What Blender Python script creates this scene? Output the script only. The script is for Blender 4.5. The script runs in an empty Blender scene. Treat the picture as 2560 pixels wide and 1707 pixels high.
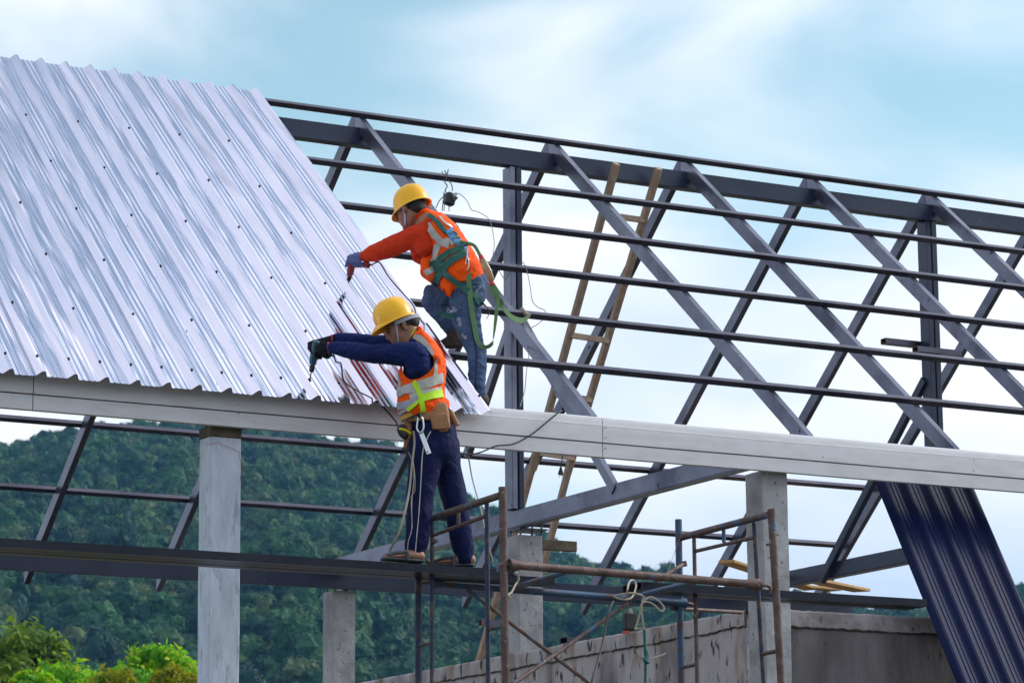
import bpy, bmesh, math, random
from mathutils import Vector, Matrix, noise
from mathutils.bvhtree import BVHTree
random.seed(7)
R = math.radians
scene = bpy.context.scene
COL = scene.collection

# ------------------------------------------------------------------ camera
CAM = Vector((0, 0, 1.6))
FPX = 7927.0                                  # focal length, in pixels of a 2560 px wide picture
YAW, PITCH, ROLL = R(29.188), R(11.354), R(-.481)
FWD = Vector((math.sin(YAW)*math.cos(PITCH), math.cos(YAW)*math.cos(PITCH), math.sin(PITCH)))
RT0 = Vector((math.cos(YAW), -math.sin(YAW), 0))
UP0 = RT0.cross(FWD)
RT = math.cos(ROLL)*RT0 + math.sin(ROLL)*UP0
UPV = -math.sin(ROLL)*RT0 + math.cos(ROLL)*UP0
cd = bpy.data.cameras.new('camera')
cam = bpy.data.objects.new('camera', cd); COL.objects.link(cam)
cam.matrix_world = Matrix(((RT.x, UPV.x, -FWD.x, 0), (RT.y, UPV.y, -FWD.y, 0), (RT.z, UPV.z, -FWD.z, CAM.z), (0, 0, 0, 1)))
cd.sensor_width = 36; cd.lens = 36*FPX/2560
cd.clip_start = .5; cd.clip_end = 20000
cd.dof.use_dof = True; cd.dof.focus_distance = 19.6; cd.dof.aperture_fstop = 10
scene.camera = cam

# ------------------------------------------------------------------ sky, sun, exposure
SUN_EL, SUN_AZ = R(36), R(96)                 # azimuth from +Y towards +X: high on the right, through thin cloud
w = bpy.data.worlds.new('World'); scene.world = w; w.use_nodes = True
nt = w.node_tree; nt.nodes.clear(); N = nt.nodes.new; L = nt.links.new
wo = N('ShaderNodeOutputWorld'); bg = N('ShaderNodeBackground'); L(bg.outputs[0], wo.inputs[0])
bg.inputs[1].default_value = .1
sky = N('ShaderNodeTexSky'); sky.sky_type = 'NISHITA'; sky.sun_disc = False
sky.sun_elevation = SUN_EL; sky.sun_rotation = SUN_AZ; sky.air_density = 1.0; sky.dust_density = .6; sky.ozone_density = 1.5
tc = N('ShaderNodeTexCoord')
mp = N('ShaderNodeMapping'); mp.inputs['Scale'].default_value = (1, 1, 2.3); mp.inputs['Location'].default_value = (7.7, 2.2, 4.4)
L(tc.outputs['Generated'], mp.inputs[0])
n1 = N('ShaderNodeTexNoise'); n1.inputs['Scale'].default_value = 6.5; n1.inputs['Detail'].default_value = 5; n1.inputs['Roughness'].default_value = .42; n1.inputs['Distortion'].default_value = .35
L(mp.outputs[0], n1.inputs[0])
cr = N('ShaderNodeValToRGB'); cr.color_ramp.elements[0].position = .36; cr.color_ramp.elements[1].position = .64
cr.color_ramp.interpolation = 'EASE'
L(n1.outputs['Fac'], cr.inputs[0])
# the cloud layer thickens towards the horizon, as a layer seen edge-on does
sx = N('ShaderNodeSeparateXYZ'); L(tc.outputs['Generated'], sx.inputs[0])
mr = N('ShaderNodeMapRange'); mr.inputs[1].default_value = .27; mr.inputs[2].default_value = .19; mr.inputs[3].default_value = 0.0; mr.inputs[4].default_value = .6; mr.interpolation_type = 'SMOOTHSTEP'
L(sx.outputs['Z'], mr.inputs[0])
ad = N('ShaderNodeMath'); ad.operation = 'ADD'; ad.use_clamp = True; L(cr.outputs[0], ad.inputs[0]); L(mr.outputs[0], ad.inputs[1])
mf = N('ShaderNodeMath'); mf.operation = 'MULTIPLY_ADD'; mf.inputs[1].default_value = .82; mf.inputs[2].default_value = .14; L(ad.outputs[0], mf.inputs[0])
n2 = N('ShaderNodeTexNoise'); n2.inputs['Scale'].default_value = 7; n2.inputs['Detail'].default_value = 4; L(mp.outputs[0], n2.inputs[0])
cc = N('ShaderNodeValToRGB'); cc.color_ramp.elements[0].position = .35; cc.color_ramp.elements[1].position = .62
cc.color_ramp.elements[0].color = (7.0, 8.0, 9.2, 1); cc.color_ramp.elements[1].color = (10.2, 10.2, 10.5, 1)
L(n2.outputs['Fac'], cc.inputs[0])
lz = N('ShaderNodeMapRange'); lz.interpolation_type = 'SMOOTHSTEP'; lz.inputs[1].default_value = .17; lz.inputs[2].default_value = .10; lz.inputs[3].default_value = 0; lz.inputs[4].default_value = .75; L(sx.outputs['Z'], lz.inputs[0])
lm = N('ShaderNodeMixRGB'); L(lz.outputs[0], lm.inputs[0]); L(cc.outputs[0], lm.inputs[1]); lm.inputs[2].default_value = (5.4, 6.6, 8.5, 1)
# thin cloud glows softly round the hidden sun
SV = Vector((math.cos(SUN_EL)*math.sin(SUN_AZ), math.cos(SUN_EL)*math.cos(SUN_AZ), math.sin(SUN_EL)))
dt = N('ShaderNodeVectorMath'); dt.operation = 'DOT_PRODUCT'; dt.inputs[1].default_value = SV; L(tc.outputs['Generated'], dt.inputs[0])
gw = N('ShaderNodeMapRange'); gw.interpolation_type = 'SMOOTHERSTEP'; gw.inputs[1].default_value = .45; gw.inputs[2].default_value = 1.0; gw.inputs[3].default_value = 1.0; gw.inputs[4].default_value = 1.7; L(dt.outputs['Value'], gw.inputs[0])
cg = N('ShaderNodeVectorMath'); cg.operation = 'SCALE'; L(lm.outputs[0], cg.inputs[0]); L(gw.outputs[0], cg.inputs[3])
hs = N('ShaderNodeMixRGB'); hs.blend_type = 'MULTIPLY'; hs.inputs[0].default_value = 1; hs.inputs[2].default_value = (1.16, 1.50, 1.22, 1); L(sky.outputs[0], hs.inputs[1])
mx = N('ShaderNodeMixRGB'); L(mf.outputs[0], mx.inputs[0]); L(hs.outputs[0], mx.inputs[1]); L(cg.outputs[0], mx.inputs[2])
L(mx.outputs[0], bg.inputs[0])
sd = bpy.data.lights.new('sun', 'SUN'); sd.energy = 2.0; sd.angle = R(13); sd.color = (1, .96, .9)
sun = bpy.data.objects.new('sun', sd); COL.objects.link(sun)
sun.rotation_euler = (-Vector((math.cos(SUN_EL)*math.sin(SUN_AZ), math.cos(SUN_EL)*math.cos(SUN_AZ), math.sin(SUN_EL)))).to_track_quat('-Z', 'Y').to_euler()
scene.view_settings.view_transform = 'Standard'; scene.view_settings.look = 'None'
scene.view_settings.exposure = .3; scene.view_settings.gamma = 1; scene.view_settings.use_curve_mapping = False
scene.render.engine = 'CYCLES'
scene.cycles.use_denoising = True
scene.cycles.max_bounces = 6; scene.cycles.volume_bounces = 0

# ------------------------------------------------------------------ points in the place
def ray(x, y):
    return FWD + RT*((x-1280)/FPX) - UPV*((y-853.5)/FPX)
def on(x, y, ax, v):
    d = ray(x, y); return CAM + d*((v-CAM[ax])/d[ax])
def PY(x, y, Y): return on(x, y, 1, Y)
def PX(x, y, X): return on(x, y, 0, X)
def PZ(x, y, Z): return on(x, y, 2, Z)
NH = Vector((math.sin(YAW), math.cos(YAW), 0))
def PD(x, y, D):
    d = ray(x, y); return CAM + d*(D/(d.dot(NH)))

# ------------------------------------------------------------------ materials
def mat(name, base, rough=.6, metal=0, col2=None, nscale=6, nlo=.4, nhi=.65, ndetail=6, spots=None, bump=0, bscale=40, coord='Object', stretch=None, rot=None, coat=0, rough2=None, spec=None, sheen=0, trans=None):
    m = bpy.data.materials.new(name); m.use_nodes = True
    t = m.node_tree; n = t.nodes.new; l = t.links.new
    b = t.nodes['Principled BSDF']
    b.inputs['Base Color'].default_value = (*base, 1); b.inputs['Roughness'].default_value = rough; b.inputs['Metallic'].default_value = metal
    if coat: b.inputs['Coat Weight'].default_value = coat; b.inputs['Coat Roughness'].default_value = .12
    if spec is not None: b.inputs['Specular IOR Level'].default_value = spec
    if sheen: b.inputs['Sheen Weight'].default_value = sheen
    c = n('ShaderNodeTexCoord'); v = c.outputs[coord]
    if stretch:
        q = n('ShaderNodeMapping'); q.inputs['Scale'].default_value = stretch; q.inputs['Rotation'].default_value = rot or (0,0,0); l(v, q.inputs[0]); v = q.outputs[0]
    cur = None
    if col2 is not None:
        z = n('ShaderNodeTexNoise'); z.inputs['Scale'].default_value = nscale; z.inputs['Detail'].default_value = ndetail; z.inputs['Roughness'].default_value = .6; l(v, z.inputs[0])
        r = n('ShaderNodeMapRange'); r.inputs[1].default_value = nlo; r.inputs[2].default_value = nhi; l(z.outputs['Fac'], r.inputs[0])
        x = n('ShaderNodeMixRGB'); x.inputs[1].default_value = (*base, 1); x.inputs[2].default_value = (*col2, 1); l(r.outputs[0], x.inputs[0]); cur = x.outputs[0]
        if rough2 is not None:
            y = n('ShaderNodeMapRange'); y.inputs[3].default_value = rough; y.inputs[4].default_value = rough2; l(r.outputs[0], y.inputs[0]); l(y.outputs[0], b.inputs['Roughness'])
    for sp in (spots or []):          # (colour, scale, lo, hi)
        z = n('ShaderNodeTexNoise'); z.inputs['Scale'].default_value = sp[1]; z.inputs['Detail'].default_value = 5; l(v, z.inputs[0])
        r = n('ShaderNodeMapRange'); r.inputs[1].default_value = sp[2]; r.inputs[2].default_value = sp[3]; l(z.outputs['Fac'], r.inputs[0])
        x = n('ShaderNodeMixRGB'); x.inputs[2].default_value = (*sp[0], 1); l(r.outputs[0], x.inputs[0])
        if cur: l(cur, x.inputs[1])
        else: x.inputs[1].default_value = (*base, 1)
        cur = x.outputs[0]
    if cur: l(cur, b.inputs['Base Color'])
    if bump:
        z = n('ShaderNodeTexNoise'); z.inputs['Scale'].default_value = bscale; z.inputs['Detail'].default_value = 6; l(v, z.inputs[0])
        k = n('ShaderNodeBump'); k.inputs['Strength'].default_value = bump; k.inputs['Distance'].default_value = .01; l(z.outputs['Fac'], k.inputs['Height']); l(k.outputs[0], b.inputs['Normal'])
    return m
M = {}
M['steel'] = mat('dark_painted_steel', (.125, .115, .15), .34, .82, (.06, .055, .08), 3, .35, .7, spots=[((.11, .11, .12), 38, .70, .76), ((.09, .045, .02), 7, .74, .80)], bump=.12, bscale=30)
M['tube'] = mat('black_lacquered_tube', (.012, .014, .026), .30, 0, (.022, .024, .038), 3, .35, .7, spots=[((.11, .11, .12), 38, .70, .76), ((.10, .05, .02), 7, .74, .80)], bump=.12, bscale=30, spec=.16)
M['steel_blue'] = mat('navy_primed_steel', (.010, .017, .05), .34, 0, (.025, .033, .07), 2.2, .35, .65, spots=[((.16, .17, .2), 30, .72, .78)], bump=.1, bscale=25, spec=.4)
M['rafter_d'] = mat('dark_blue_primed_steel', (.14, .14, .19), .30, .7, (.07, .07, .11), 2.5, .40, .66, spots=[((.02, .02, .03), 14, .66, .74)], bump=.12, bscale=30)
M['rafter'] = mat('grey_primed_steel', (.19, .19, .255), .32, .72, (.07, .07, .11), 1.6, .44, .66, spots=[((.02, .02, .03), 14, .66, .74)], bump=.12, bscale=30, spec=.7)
M['rust_in'] = mat('rusty_tube_inside', (.22, .07, .015), .85)
M['zinc'] = None
M['fascia'] = mat('cream_fibre_board', (.68, .66, .70), .5, 0, (.60, .57, .585), 9, .45, .7, spots=[((.30, .26, .2), 26, .68, .8)], bump=.05, bscale=60, stretch=(.5, 1, 2))
M['fascia_gap'] = mat('board_joint_dark', (.08, .06, .045), .8)
M['concrete'] = mat('rough_concrete', (.47, .45, .475), .85, 0, (.30, .285, .30), 5, .4, .65, spots=[((.07, .065, .07), 34, .66, .72), ((.26, .24, .255), 3, .55, .68), ((.62, .6, .6), 13, .66, .76)], bump=.5, bscale=35)
M['plaster'] = mat('troweled_cement_render', (.60, .64, .76), .45, 0, (.42, .45, .55), 3.5, .40, .66, spots=[((.26, .29, .38), 5, .58, .72), ((.72, .75, .84), 7, .60, .72)], bump=.35, bscale=12, stretch=(3.5, 3.5, 1.0), rot=(0, -.6, 0), spec=.5)
M['cap'] = mat('old_brown_concrete', (.10, .08, .05), .9, 0, (.17, .14, .09), 14, bump=.5)
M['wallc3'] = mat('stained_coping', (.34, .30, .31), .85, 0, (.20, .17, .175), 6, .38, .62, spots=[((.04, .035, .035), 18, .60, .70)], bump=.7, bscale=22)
M['wallc2'] = mat('shaded_stained_concrete', (.20, .175, .185), .85, 0, (.10, .085, .09), 3, .36, .62, spots=[((.035, .03, .03), 22, .64, .72), ((.14, .09, .05), 6, .62, .8)], bump=.4, bscale=30, stretch=(1, 1, .3))  # stained concrete, darkened further to put the front face's shade in its colour
M['wallc'] = mat('streaked_concrete', (.54, .475, .48), .85, 0, (.40, .34, .35), 3, .38, .66, spots=[((.30, .20, .14), 6, .54, .70), ((.19, .16, .165), 2.6, .54, .68), ((.05, .045, .05), 18, .60, .66)], bump=.7, bscale=22, stretch=(1, 1, .35))
M['crack'] = mat('crack_dirt', (.05, .035, .025), .95)
M['wood'] = mat('weathered_pine', (.44, .32, .24), .75, 0, (.33, .20, .14), 5, .4, .65, spots=[((.12, .04, .03), 12, .66, .75)], bump=.2, bscale=20, stretch=(6, 6, .6))
M['wood_y'] = mat('yellow_pine', (.52, .30, .11), .7, 0, (.36, .18, .06), 4, bump=.2, bscale=20, stretch=(1, 5, 5))
M['scaf'] = mat('rusty_scaffold_tube', (.085, .045, .04), .6, .2, (.16, .10, .085), 14, .4, .65, spots=[((.05, .11, .22), 7, .60, .68), ((.45, .42, .42), 45, .66, .72)], bump=.3, bscale=60)
M['scaf_b'] = mat('blue_scaffold_tube', (.035, .085, .17), .5, .2, (.08, .045, .045), 9, .48, .6, spots=[((.3, .3, .32), 45, .68, .73)], bump=.3, bscale=60)
M['scaf_n'] = mat('dark_blue_scaffold_tube', (.012, .022, .06), .5, .2, (.09, .05, .045), 9, .5, .62, spots=[((.3, .3, .32), 45, .69, .74)], bump=.3, bscale=60)
M['black'] = mat('black_rubber', (.012, .012, .014), .45)
M['wire'] = mat('grey_wire', (.16, .16, .18), .5)
M['rope'] = mat('pale_rope', (.42, .36, .29), .9, bump=.6, bscale=200)
M['rope_g'] = mat('green_rope', (.01, .10, .09), .8, bump=.5, bscale=200)
M['string'] = mat('white_string', (.8, .8, .82), .7)
M['redstring'] = mat('red_string', (.5, .03, .03), .7)
M['navy_sheet'] = mat('navy_coated_sheet', (.006, .012, .065), .38, .0, (.005, .010, .05), 2, .4, .6, spec=.12)
M['ground'] = mat('dry_ground', (.11, .09, .07), .95, 0, (.08, .09, .04), .05, .4, .6, bump=.3, bscale=3)
M['red'] = mat('red_plastic', (.5, .02, .015), .4)

# zinc-aluminium roof sheet: near-mirror metal with fine drawn streaks and slight buckles
def zinc():
    m = bpy.data.materials.new('bright_zinc_sheet'); m.use_nodes = True
    t = m.node_tree; n = t.nodes.new; l = t.links.new; b = t.nodes['Principled BSDF']
    b.inputs['Base Color'].default_value = (.72, .70, .84, 1); b.inputs['Metallic'].default_value = 1; b.inputs['Roughness'].default_value = .2
    c = n('ShaderNodeTexCoord'); q = n('ShaderNodeMapping'); q.inputs['Scale'].default_value = (7, .22, .22); l(c.outputs['Object'], q.inputs[0])
    z = n('ShaderNodeTexNoise'); z.inputs['Scale'].default_value = 1.6; z.inputs['Detail'].default_value = 4; l(q.outputs[0], z.inputs[0])
    k = n('ShaderNodeBump'); k.inputs['Strength'].default_value = .14; k.inputs['Distance'].default_value = .02; l(z.outputs['Fac'], k.inputs['Height'])
    q3 = n('ShaderNodeMapping'); q3.inputs['Scale'].default_value = (4.5, .5, .5); l(c.outputs['Object'], q3.inputs[0])
    z3 = n('ShaderNodeTexNoise'); z3.inputs['Scale'].default_value = 1.3; z3.inputs['Detail'].default_value = 2; l(q3.outputs[0], z3.inputs[0])
    k3 = n('ShaderNodeBump'); k3.inputs['Strength'].default_value = .16; k3.inputs['Distance'].default_value = .1; l(z3.outputs['Fac'], k3.inputs['Height']); l(k.outputs[0], k3.inputs['Normal']); l(k3.outputs[0], b.inputs['Normal'])
    q2 = n('ShaderNodeMapping'); q2.inputs['Scale'].default_value = (60, 1, 1); l(c.outputs['Object'], q2.inputs[0])
    z2 = n('ShaderNodeTexNoise'); z2.inputs['Scale'].default_value = 2; z2.inputs['Detail'].default_value = 3; l(q2.outputs[0], z2.inputs[0])
    r = n('ShaderNodeMapRange'); r.inputs[1].default_value = .3; r.inputs[2].default_value = .7; r.inputs[3].default_value = .05; r.inputs[4].default_value = .16; l(z2.outputs['Fac'], r.inputs[0]); l(r.outputs[0], b.inputs['Roughness'])
    return m
M['zinc'] = zinc()

# ------------------------------------------------------------------ mesh building
class MB:
    def __init__(s): s.v = []; s.f = []; s.m = []
    def add(s, vs, fs, mi=0):
        o = len(s.v); s.v += [Vector(a) for a in vs]; s.f += [tuple(i+o for i in f) for f in fs]; s.m += [mi]*len(fs)
    def box(s, a, b, mi=0):
        x0, y0, z0 = a; x1, y1, z1 = b
        s.add([(x0,y0,z0),(x1,y0,z0),(x1,y1,z0),(x0,y1,z0),(x0,y0,z1),(x1,y0,z1),(x1,y1,z1),(x0,y1,z1)],
              [(0,3,2,1),(4,5,6,7),(0,1,5,4),(1,2,6,5),(2,3,7,6),(3,0,4,7)], mi); return s
    def bar(s, p0, p1, U, V, mi=0):
        """box from p0 to p1 whose cross-section spans vectors U and V from that edge"""
        p0, p1, U, V = map(Vector, (p0, p1, U, V))
        vs = [p0, p0+U, p0+U+V, p0+V, p1, p1+U, p1+U+V, p1+V]
        s.add(vs, [(0,3,2,1),(4,5,6,7),(0,1,5,4),(1,2,6,5),(2,3,7,6),(3,0,4,7)], mi); return s
    def hollow(s, p0, p1, U, V, t=.003, mi=0, mi_in=1):
        p0, p1, U, V = map(Vector, (p0, p1, U, V)); u = U.normalized()*t; v = V.normalized()*t
        O = [p0, p0+U, p0+U+V, p0+V]; I = [p0+u+v, p0+U-u+v, p0+U+V-u-v, p0+V+u-v]; D = p1-p0
        vs = O + I + [a+D for a in O] + [a+D for a in I]
        fo = []; fi = []; fe = []
        for i in range(4):
            j = (i+1) % 4
            fo.append((i, j, j+8, i+8)); fi.append((i+4, i+12, j+12, j+4)); fe += [(i, i+4, j+4, j), (i+8, j+8, j+12, i+12)]
        s.add(vs, fo+fe, mi); o = len(s.v)-16; s.f += [tuple(k+o for k in f) for f in fi]; s.m += [mi_in]*4
        return s
    def tube(s, pts, r, n=10, mi=0, cap=True, flat=None):
        pts = [Vector(p) for p in pts]; rr = r if isinstance(r, (list, tuple)) else [r]*len(pts)
        vs = []; fs = []; prev = None
        for i, p in enumerate(pts):
            d = (pts[min(i+1, len(pts)-1)] - pts[max(i-1, 0)]).normalized()
            if prev is None: a = d.orthogonal().normalized()
            else:
                a = (prev - d*prev.dot(d)); a = a.normalized() if a.length > 1e-6 else d.orthogonal().normalized()
            prev = a; b = d.cross(a)
            for k in range(n):
                t = 2*math.pi*k/n; vs.append(p + (a*math.cos(t) + b*math.sin(t))*rr[i])
        for i in range(len(pts)-1):
            for k in range(n):
                k2 = (k+1) % n; fs.append((i*n+k, i*n+k2, (i+1)*n+k2, (i+1)*n+k))
        if cap: fs.append(tuple(range(n))[::-1]); fs.append(tuple((len(pts)-1)*n+k for k in range(n)))
        s.add(vs, fs, mi); return s
    def loft(s, pts, rads, side, n=18, mi=0, dome=3, power=2.0):
        """closed tapered solid through pts; rads = (half-size along side, half-size across) per point"""
        pts = [Vector(p) for p in pts]; side = Vector(side)
        rads = [(r, r) if not isinstance(r, (tuple, list)) else r for r in rads]
        d0 = (pts[0]-pts[1]).normalized(); d1 = (pts[-1]-pts[-2]).normalized()
        P = []; Q = []
        for k in range(dome, 0, -1):
            t = k/(dome+.35)*math.pi/2; m0 = min(rads[0]); P.append(pts[0]+d0*m0*math.sin(t)*.9); Q.append((rads[0][0]*math.cos(t), rads[0][1]*math.cos(t)))
        for i in range(len(pts)): P.append(pts[i]); Q.append(rads[i])
        for k in range(1, dome+1):
            t = k/(dome+.35)*math.pi/2; m1 = min(rads[-1]); P.append(pts[-1]+d1*m1*math.sin(t)*.9); Q.append((rads[-1][0]*math.cos(t), rads[-1][1]*math.cos(t)))
        vs = []; fs = []
        for i, p in enumerate(P):
            if i < dome: d = -d0
            elif i >= len(P)-dome: d = d1
            else:
                d = (P[i+1]-P[i-1]).normalized()
            a = side - d*side.dot(d)
            a = a.normalized() if a.length > 1e-4 else d.orthogonal().normalized()
            b = d.cross(a)
            for k in range(n):
                t = 2*math.pi*k/n; ct, st = math.cos(t), math.sin(t); e = 2/power
                vs.append(p + a*Q[i][0]*math.copysign(abs(ct)**e, ct) + b*Q[i][1]*math.copysign(abs(st)**e, st))
        for i in range(len(P)-1):
            for k in range(n):
                k2 = (k+1) % n; fs.append((i*n+k, i*n+k2, (i+1)*n+k2, (i+1)*n+k))
        fs.append(tuple(range(n))[::-1]); fs.append(tuple((len(P)-1)*n+k for k in range(n)))
        s.add(vs, fs, mi); return s
    def build(s, name, mats, parent=None, bevel=0, smooth=None, base=None, seg=1):
        if not isinstance(mats, (list, tuple)): mats = [mats]
        org = Vector((0, 0, 0))
        if parent: org = wloc(parent)
        elif base is not None: org = Vector(base)
        elif s.v:
            xs = [v.x for v in s.v]; ys = [v.y for v in s.v]; zs = [v.z for v in s.v]
            org = Vector(((min(xs)+max(xs))/2, (min(ys)+max(ys))/2, min(zs)))
        me = bpy.data.meshes.new(name)
        me.from_pydata([tuple(v-org) for v in s.v], [], s.f)
        for m in mats: me.materials.append(m)
        me.polygons.foreach_set('material_index', s.m)
        bm = bmesh.new(); bm.from_mesh(me)
        bmesh.ops.recalc_face_normals(bm, faces=bm.faces)
        if bevel:
            ed = [e for e in bm.edges if len(e.link_faces) == 2 and e.calc_face_angle(0) > .6]
            bmesh.ops.bevel(bm, geom=ed, offset=bevel, segments=seg, affect='EDGES', clamp_overlap=True)
        bm.to_mesh(me); bm.free()
        if smooth is not None:
            me.polygons.foreach_set('use_smooth', [True]*len(me.polygons))
            me.set_sharp_from_angle(angle=smooth)
        o = bpy.data.objects.new(name, me); COL.objects.link(o)
        if parent: o.parent = parent
        else: o.location = org
        return o
def wloc(o):
    v = Vector((0, 0, 0))
    while o: v += o.location; o = o.parent
    return v
def tag(o, label=None, cat=None, group=None, kind=None):
    if label: o['label'] = label
    if cat: o['category'] = cat
    if group: o['group'] = group
    if kind: o['kind'] = kind
    return o
def thing(name, loc, label, cat, group=None):
    o = bpy.data.objects.new(name, None); COL.objects.link(o); o.location = loc; o.empty_display_size = .1
    return tag(o, label, cat, group)
def smoothpath(pts, k=6):
    pts = [Vector(p) for p in pts]; out = []
    for i in range(len(pts)-1):
        a = pts[max(i-1, 0)]; b = pts[i]; c = pts[i+1]; d = pts[min(i+2, len(pts)-1)]
        for j in range(k):
            t = j/k; out.append(.5*((2*b)+(c-a)*t+(2*a-5*b+4*c-d)*t*t+(3*b-a-3*c+d)*t**3))
    out.append(pts[-1]); return out

# ================================================================== GROUND
g = MB(); g.add([(-9000,-3000,0),(9000,-3000,0),(9000,9000,0),(-9000,9000,0)], [(0,1,2,3)])
tag(g.build('ground', M['ground'], base=(0,0,0)), kind='structure')

# ================================================================== STEEL ROOF FRAME
T = .8355; YR = 20.34                          # slope (39.9 degrees) and ridge line
CT, ST = math.cos(math.atan(T)), math.sin(math.atan(T))
NF = Vector((0, -ST, CT)); NB = Vector((0, ST, CT))      # outward normals, front and back slope
DF = Vector((0, -CT, -ST)); DB = Vector((0, CT, -ST))    # down-slope directions
def zf(Y, z0): return z0 + T*(Y-YR)
def zb(Y, z0): return z0 - T*(Y-YR)
frame = thing('steel_roof_frame', (11.4, 20.3, 4.8), 'open dark steel roof frame of rafters, purlins and ridge beam above the fascia', 'roof frame')
def joint(p, size, parent):                    # a small weld bead line
    pass
ZR = 7.90                                      # plane of rafter tops
RAFX = [8.90, 10.04, 11.69, 12.88, 14.07, 15.24, 16.41]
for i, x in enumerate(RAFX):
    # front slope rafter, plumb cut at the ridge
    yt = YR-.002; yb = 16.965
    m = MB(); dz = .1/CT
    y2 = yb + .03
    m.add([(x,yt,zf(yt,ZR)),(x,yt,zf(yt,ZR)-dz),(x,yb,zf(yb,ZR)-dz),(x,yb,zf(yb,ZR)),
           (x+.05,yt,zf(yt,ZR)),(x+.05,yt,zf(yt,ZR)-dz),(x+.05,yb,zf(yb,ZR)-dz),(x+.05,yb,zf(yb,ZR))],
          [(0,1,2,3),(4,7,6,5),(0,3,7,4),(1,5,6,2),(0,4,5,1),(3,2,6,7)])
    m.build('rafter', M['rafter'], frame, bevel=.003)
    yt = YR+.002; yb = 23.98
    m = MB()
    m.add([(x,yt,zb(yt,ZR)),(x,yt,zb(yt,ZR)-dz),(x,yb,zb(yb,ZR)-dz),(x,yb,zb(yb,ZR)),
           (x+.05,yt,zb(yt,ZR)),(x+.05,yt,zb(yt,ZR)-dz),(x+.05,yb,zb(yb,ZR)-dz),(x+.05,yb,zb(yb,ZR))],
          [(0,1,2,3),(4,7,6,5),(0,3,7,4),(1,5,6,2),(0,4,5,1),(3,2,6,7)])
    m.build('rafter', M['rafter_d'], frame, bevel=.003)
# purlins: 40 mm square tube welded on the rafters
PS = .041; Z0P = ZR + .040/CT
PURY = [20.268, 19.545, 19.018, 18.492, 17.962, 17.432]
for Y in PURY:
    p = Vector((4.2, Y, zf(Y, ZR)+.0005)) ; p = Vector((4.2, Y+ST*PS*0, zf(Y, ZR))) + NF*.001
    q = p.copy(); q.x = 18.2
    MB().bar(p, q, DF*PS, NF*PS).build('purlin', M['steel'], frame, bevel=.0022)
for Y in (22.80, 23.33):
    p = Vector((3.5, Y, zb(Y, ZR))) + NB*.001
    q = p.copy(); q.x = 16.5
    MB().bar(p, q, DB*PS, NB*PS).build('purlin', M['steel'], frame, bevel=.0022)
# ridge beam under the rafters: deep channel
m = MB().box((4.2, 20.24, 7.610), (18.2, 20.335, 7.745)); m.build('ridge_beam', M['steel_blue'], frame, bevel=.003)
# king posts: two channels back to back
for k, (x0, x1) in enumerate(((11.305, 11.405), (15.165, 15.275))):
    xm = (x0+x1)/2
    for a, b in ((x0, xm-.006), (xm+.006, x1)):
        MB().box((a, 20.245, 5.0), (b, 20.365, 7.606)).build('king_post', M['rafter'] if a == x0 and k == 0 else M['steel_blue'], frame, bevel=.004)
    MB().box((xm-.007, 20.26, 5.0), (xm+.007, 20.35, 7.6)).build('king_post_web', M['black'], frame)
# tie beams across the building
for k, (x0, y0) in enumerate(((11.345, 17.02), (15.20, 20.1))):
    MB().box((x0, y0, 4.868), (x0+.1, 23.42, 4.998)).build('tie_beam', M['rafter'] if k == 0 else M['steel_blue'], frame, bevel=.008, seg=2)
# web struts from the posts down to the tie beams
def strut(p, q, wdt=.07, th=.05, x=11.33, mt='rafter'):
    p = Vector(p); q = Vector(q); d = (q-p).normalized(); n = Vector((1,0,0)).cross(d)
    MB().bar(p-n*wdt/2, q-n*wdt/2, n*wdt, Vector((th,0,0))).build('strut', M[mt], frame, bevel=.003)
a = PX(1295, 800, 11.335); b = PX(1532, 1226, 11.335); strut(a, b)
a = PX(1275, 795, 11.335); b = PX(1160, 1140, 11.335); strut(a, b)
a = PX(2322, 950, 15.2)-Vector((.06,0,0)); b = PX(2062, 1452, 15.2)-Vector((.06,0,0)); strut(a, b, mt='steel_blue', x=15.2)
# far and near eave beams
MB().box((3.2, 23.30, 4.825), (16.5, 23.42, 4.864)).build('eave_beam', M['steel_blue'], frame, bevel=.005)
MB().box((3.2, 23.27, 4.74), (16.45, 23.298, 4.90)).build('eave_beam', M['steel_blue'], frame, bevel=.003)
MB().box((3.2, 16.972, 4.875), (18.5, 17.09, 4.965)).build('eave_beam', M['steel'], frame, bevel=.003)
# short stubs welded to the far right post
for (xa, ya, xb, yb, Y, zz) in ((2263,835,2356,840,20.17,.04),):
    pass
def stub(p, L_, w_, h_):
    MB().hollow(p, Vector(p)+Vector((L_,0,0)), (0,w_,0), (0,0,h_)).build('tube_stub', [M['steel'], M['rust_in']], frame, smooth=.5)
stub((14.83, 20.375, 6.585), .48, .075, .045)
stub((14.985, 20.165, 6.495), .44, .073, .045)
# base plates with bolts on the column heads
def bracket(x, y, z, parent=frame):
    m = MB().box((x-.0, y-.02, z+.045), (x+.24, y+.2, z+.055))
    m.build('base_plate', M['steel'], parent)
    for dx, dy in ((.02,.01),(.12,.01),(.2,.01),(.02,.16),(.2,.16)):
        MB().tube([(x+dx, y+dy, z-.01), (x+dx, y+dy, z+.085)], .008, 8).build('anchor_bolt', M['steel'], parent, smooth=.7)
CX = 11.347
bracket(CX, 20.235, 4.805); bracket(CX, 23.355, 4.73); bracket(CX-3.9+.02, 17.0, 4.82); bracket(15.25, 23.355, 4.73)
MB().box((CX+.02, 23.37, 4.785), (CX+.14, 23.5, 4.823)).build('bearing_block', M['steel'], frame)
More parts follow.
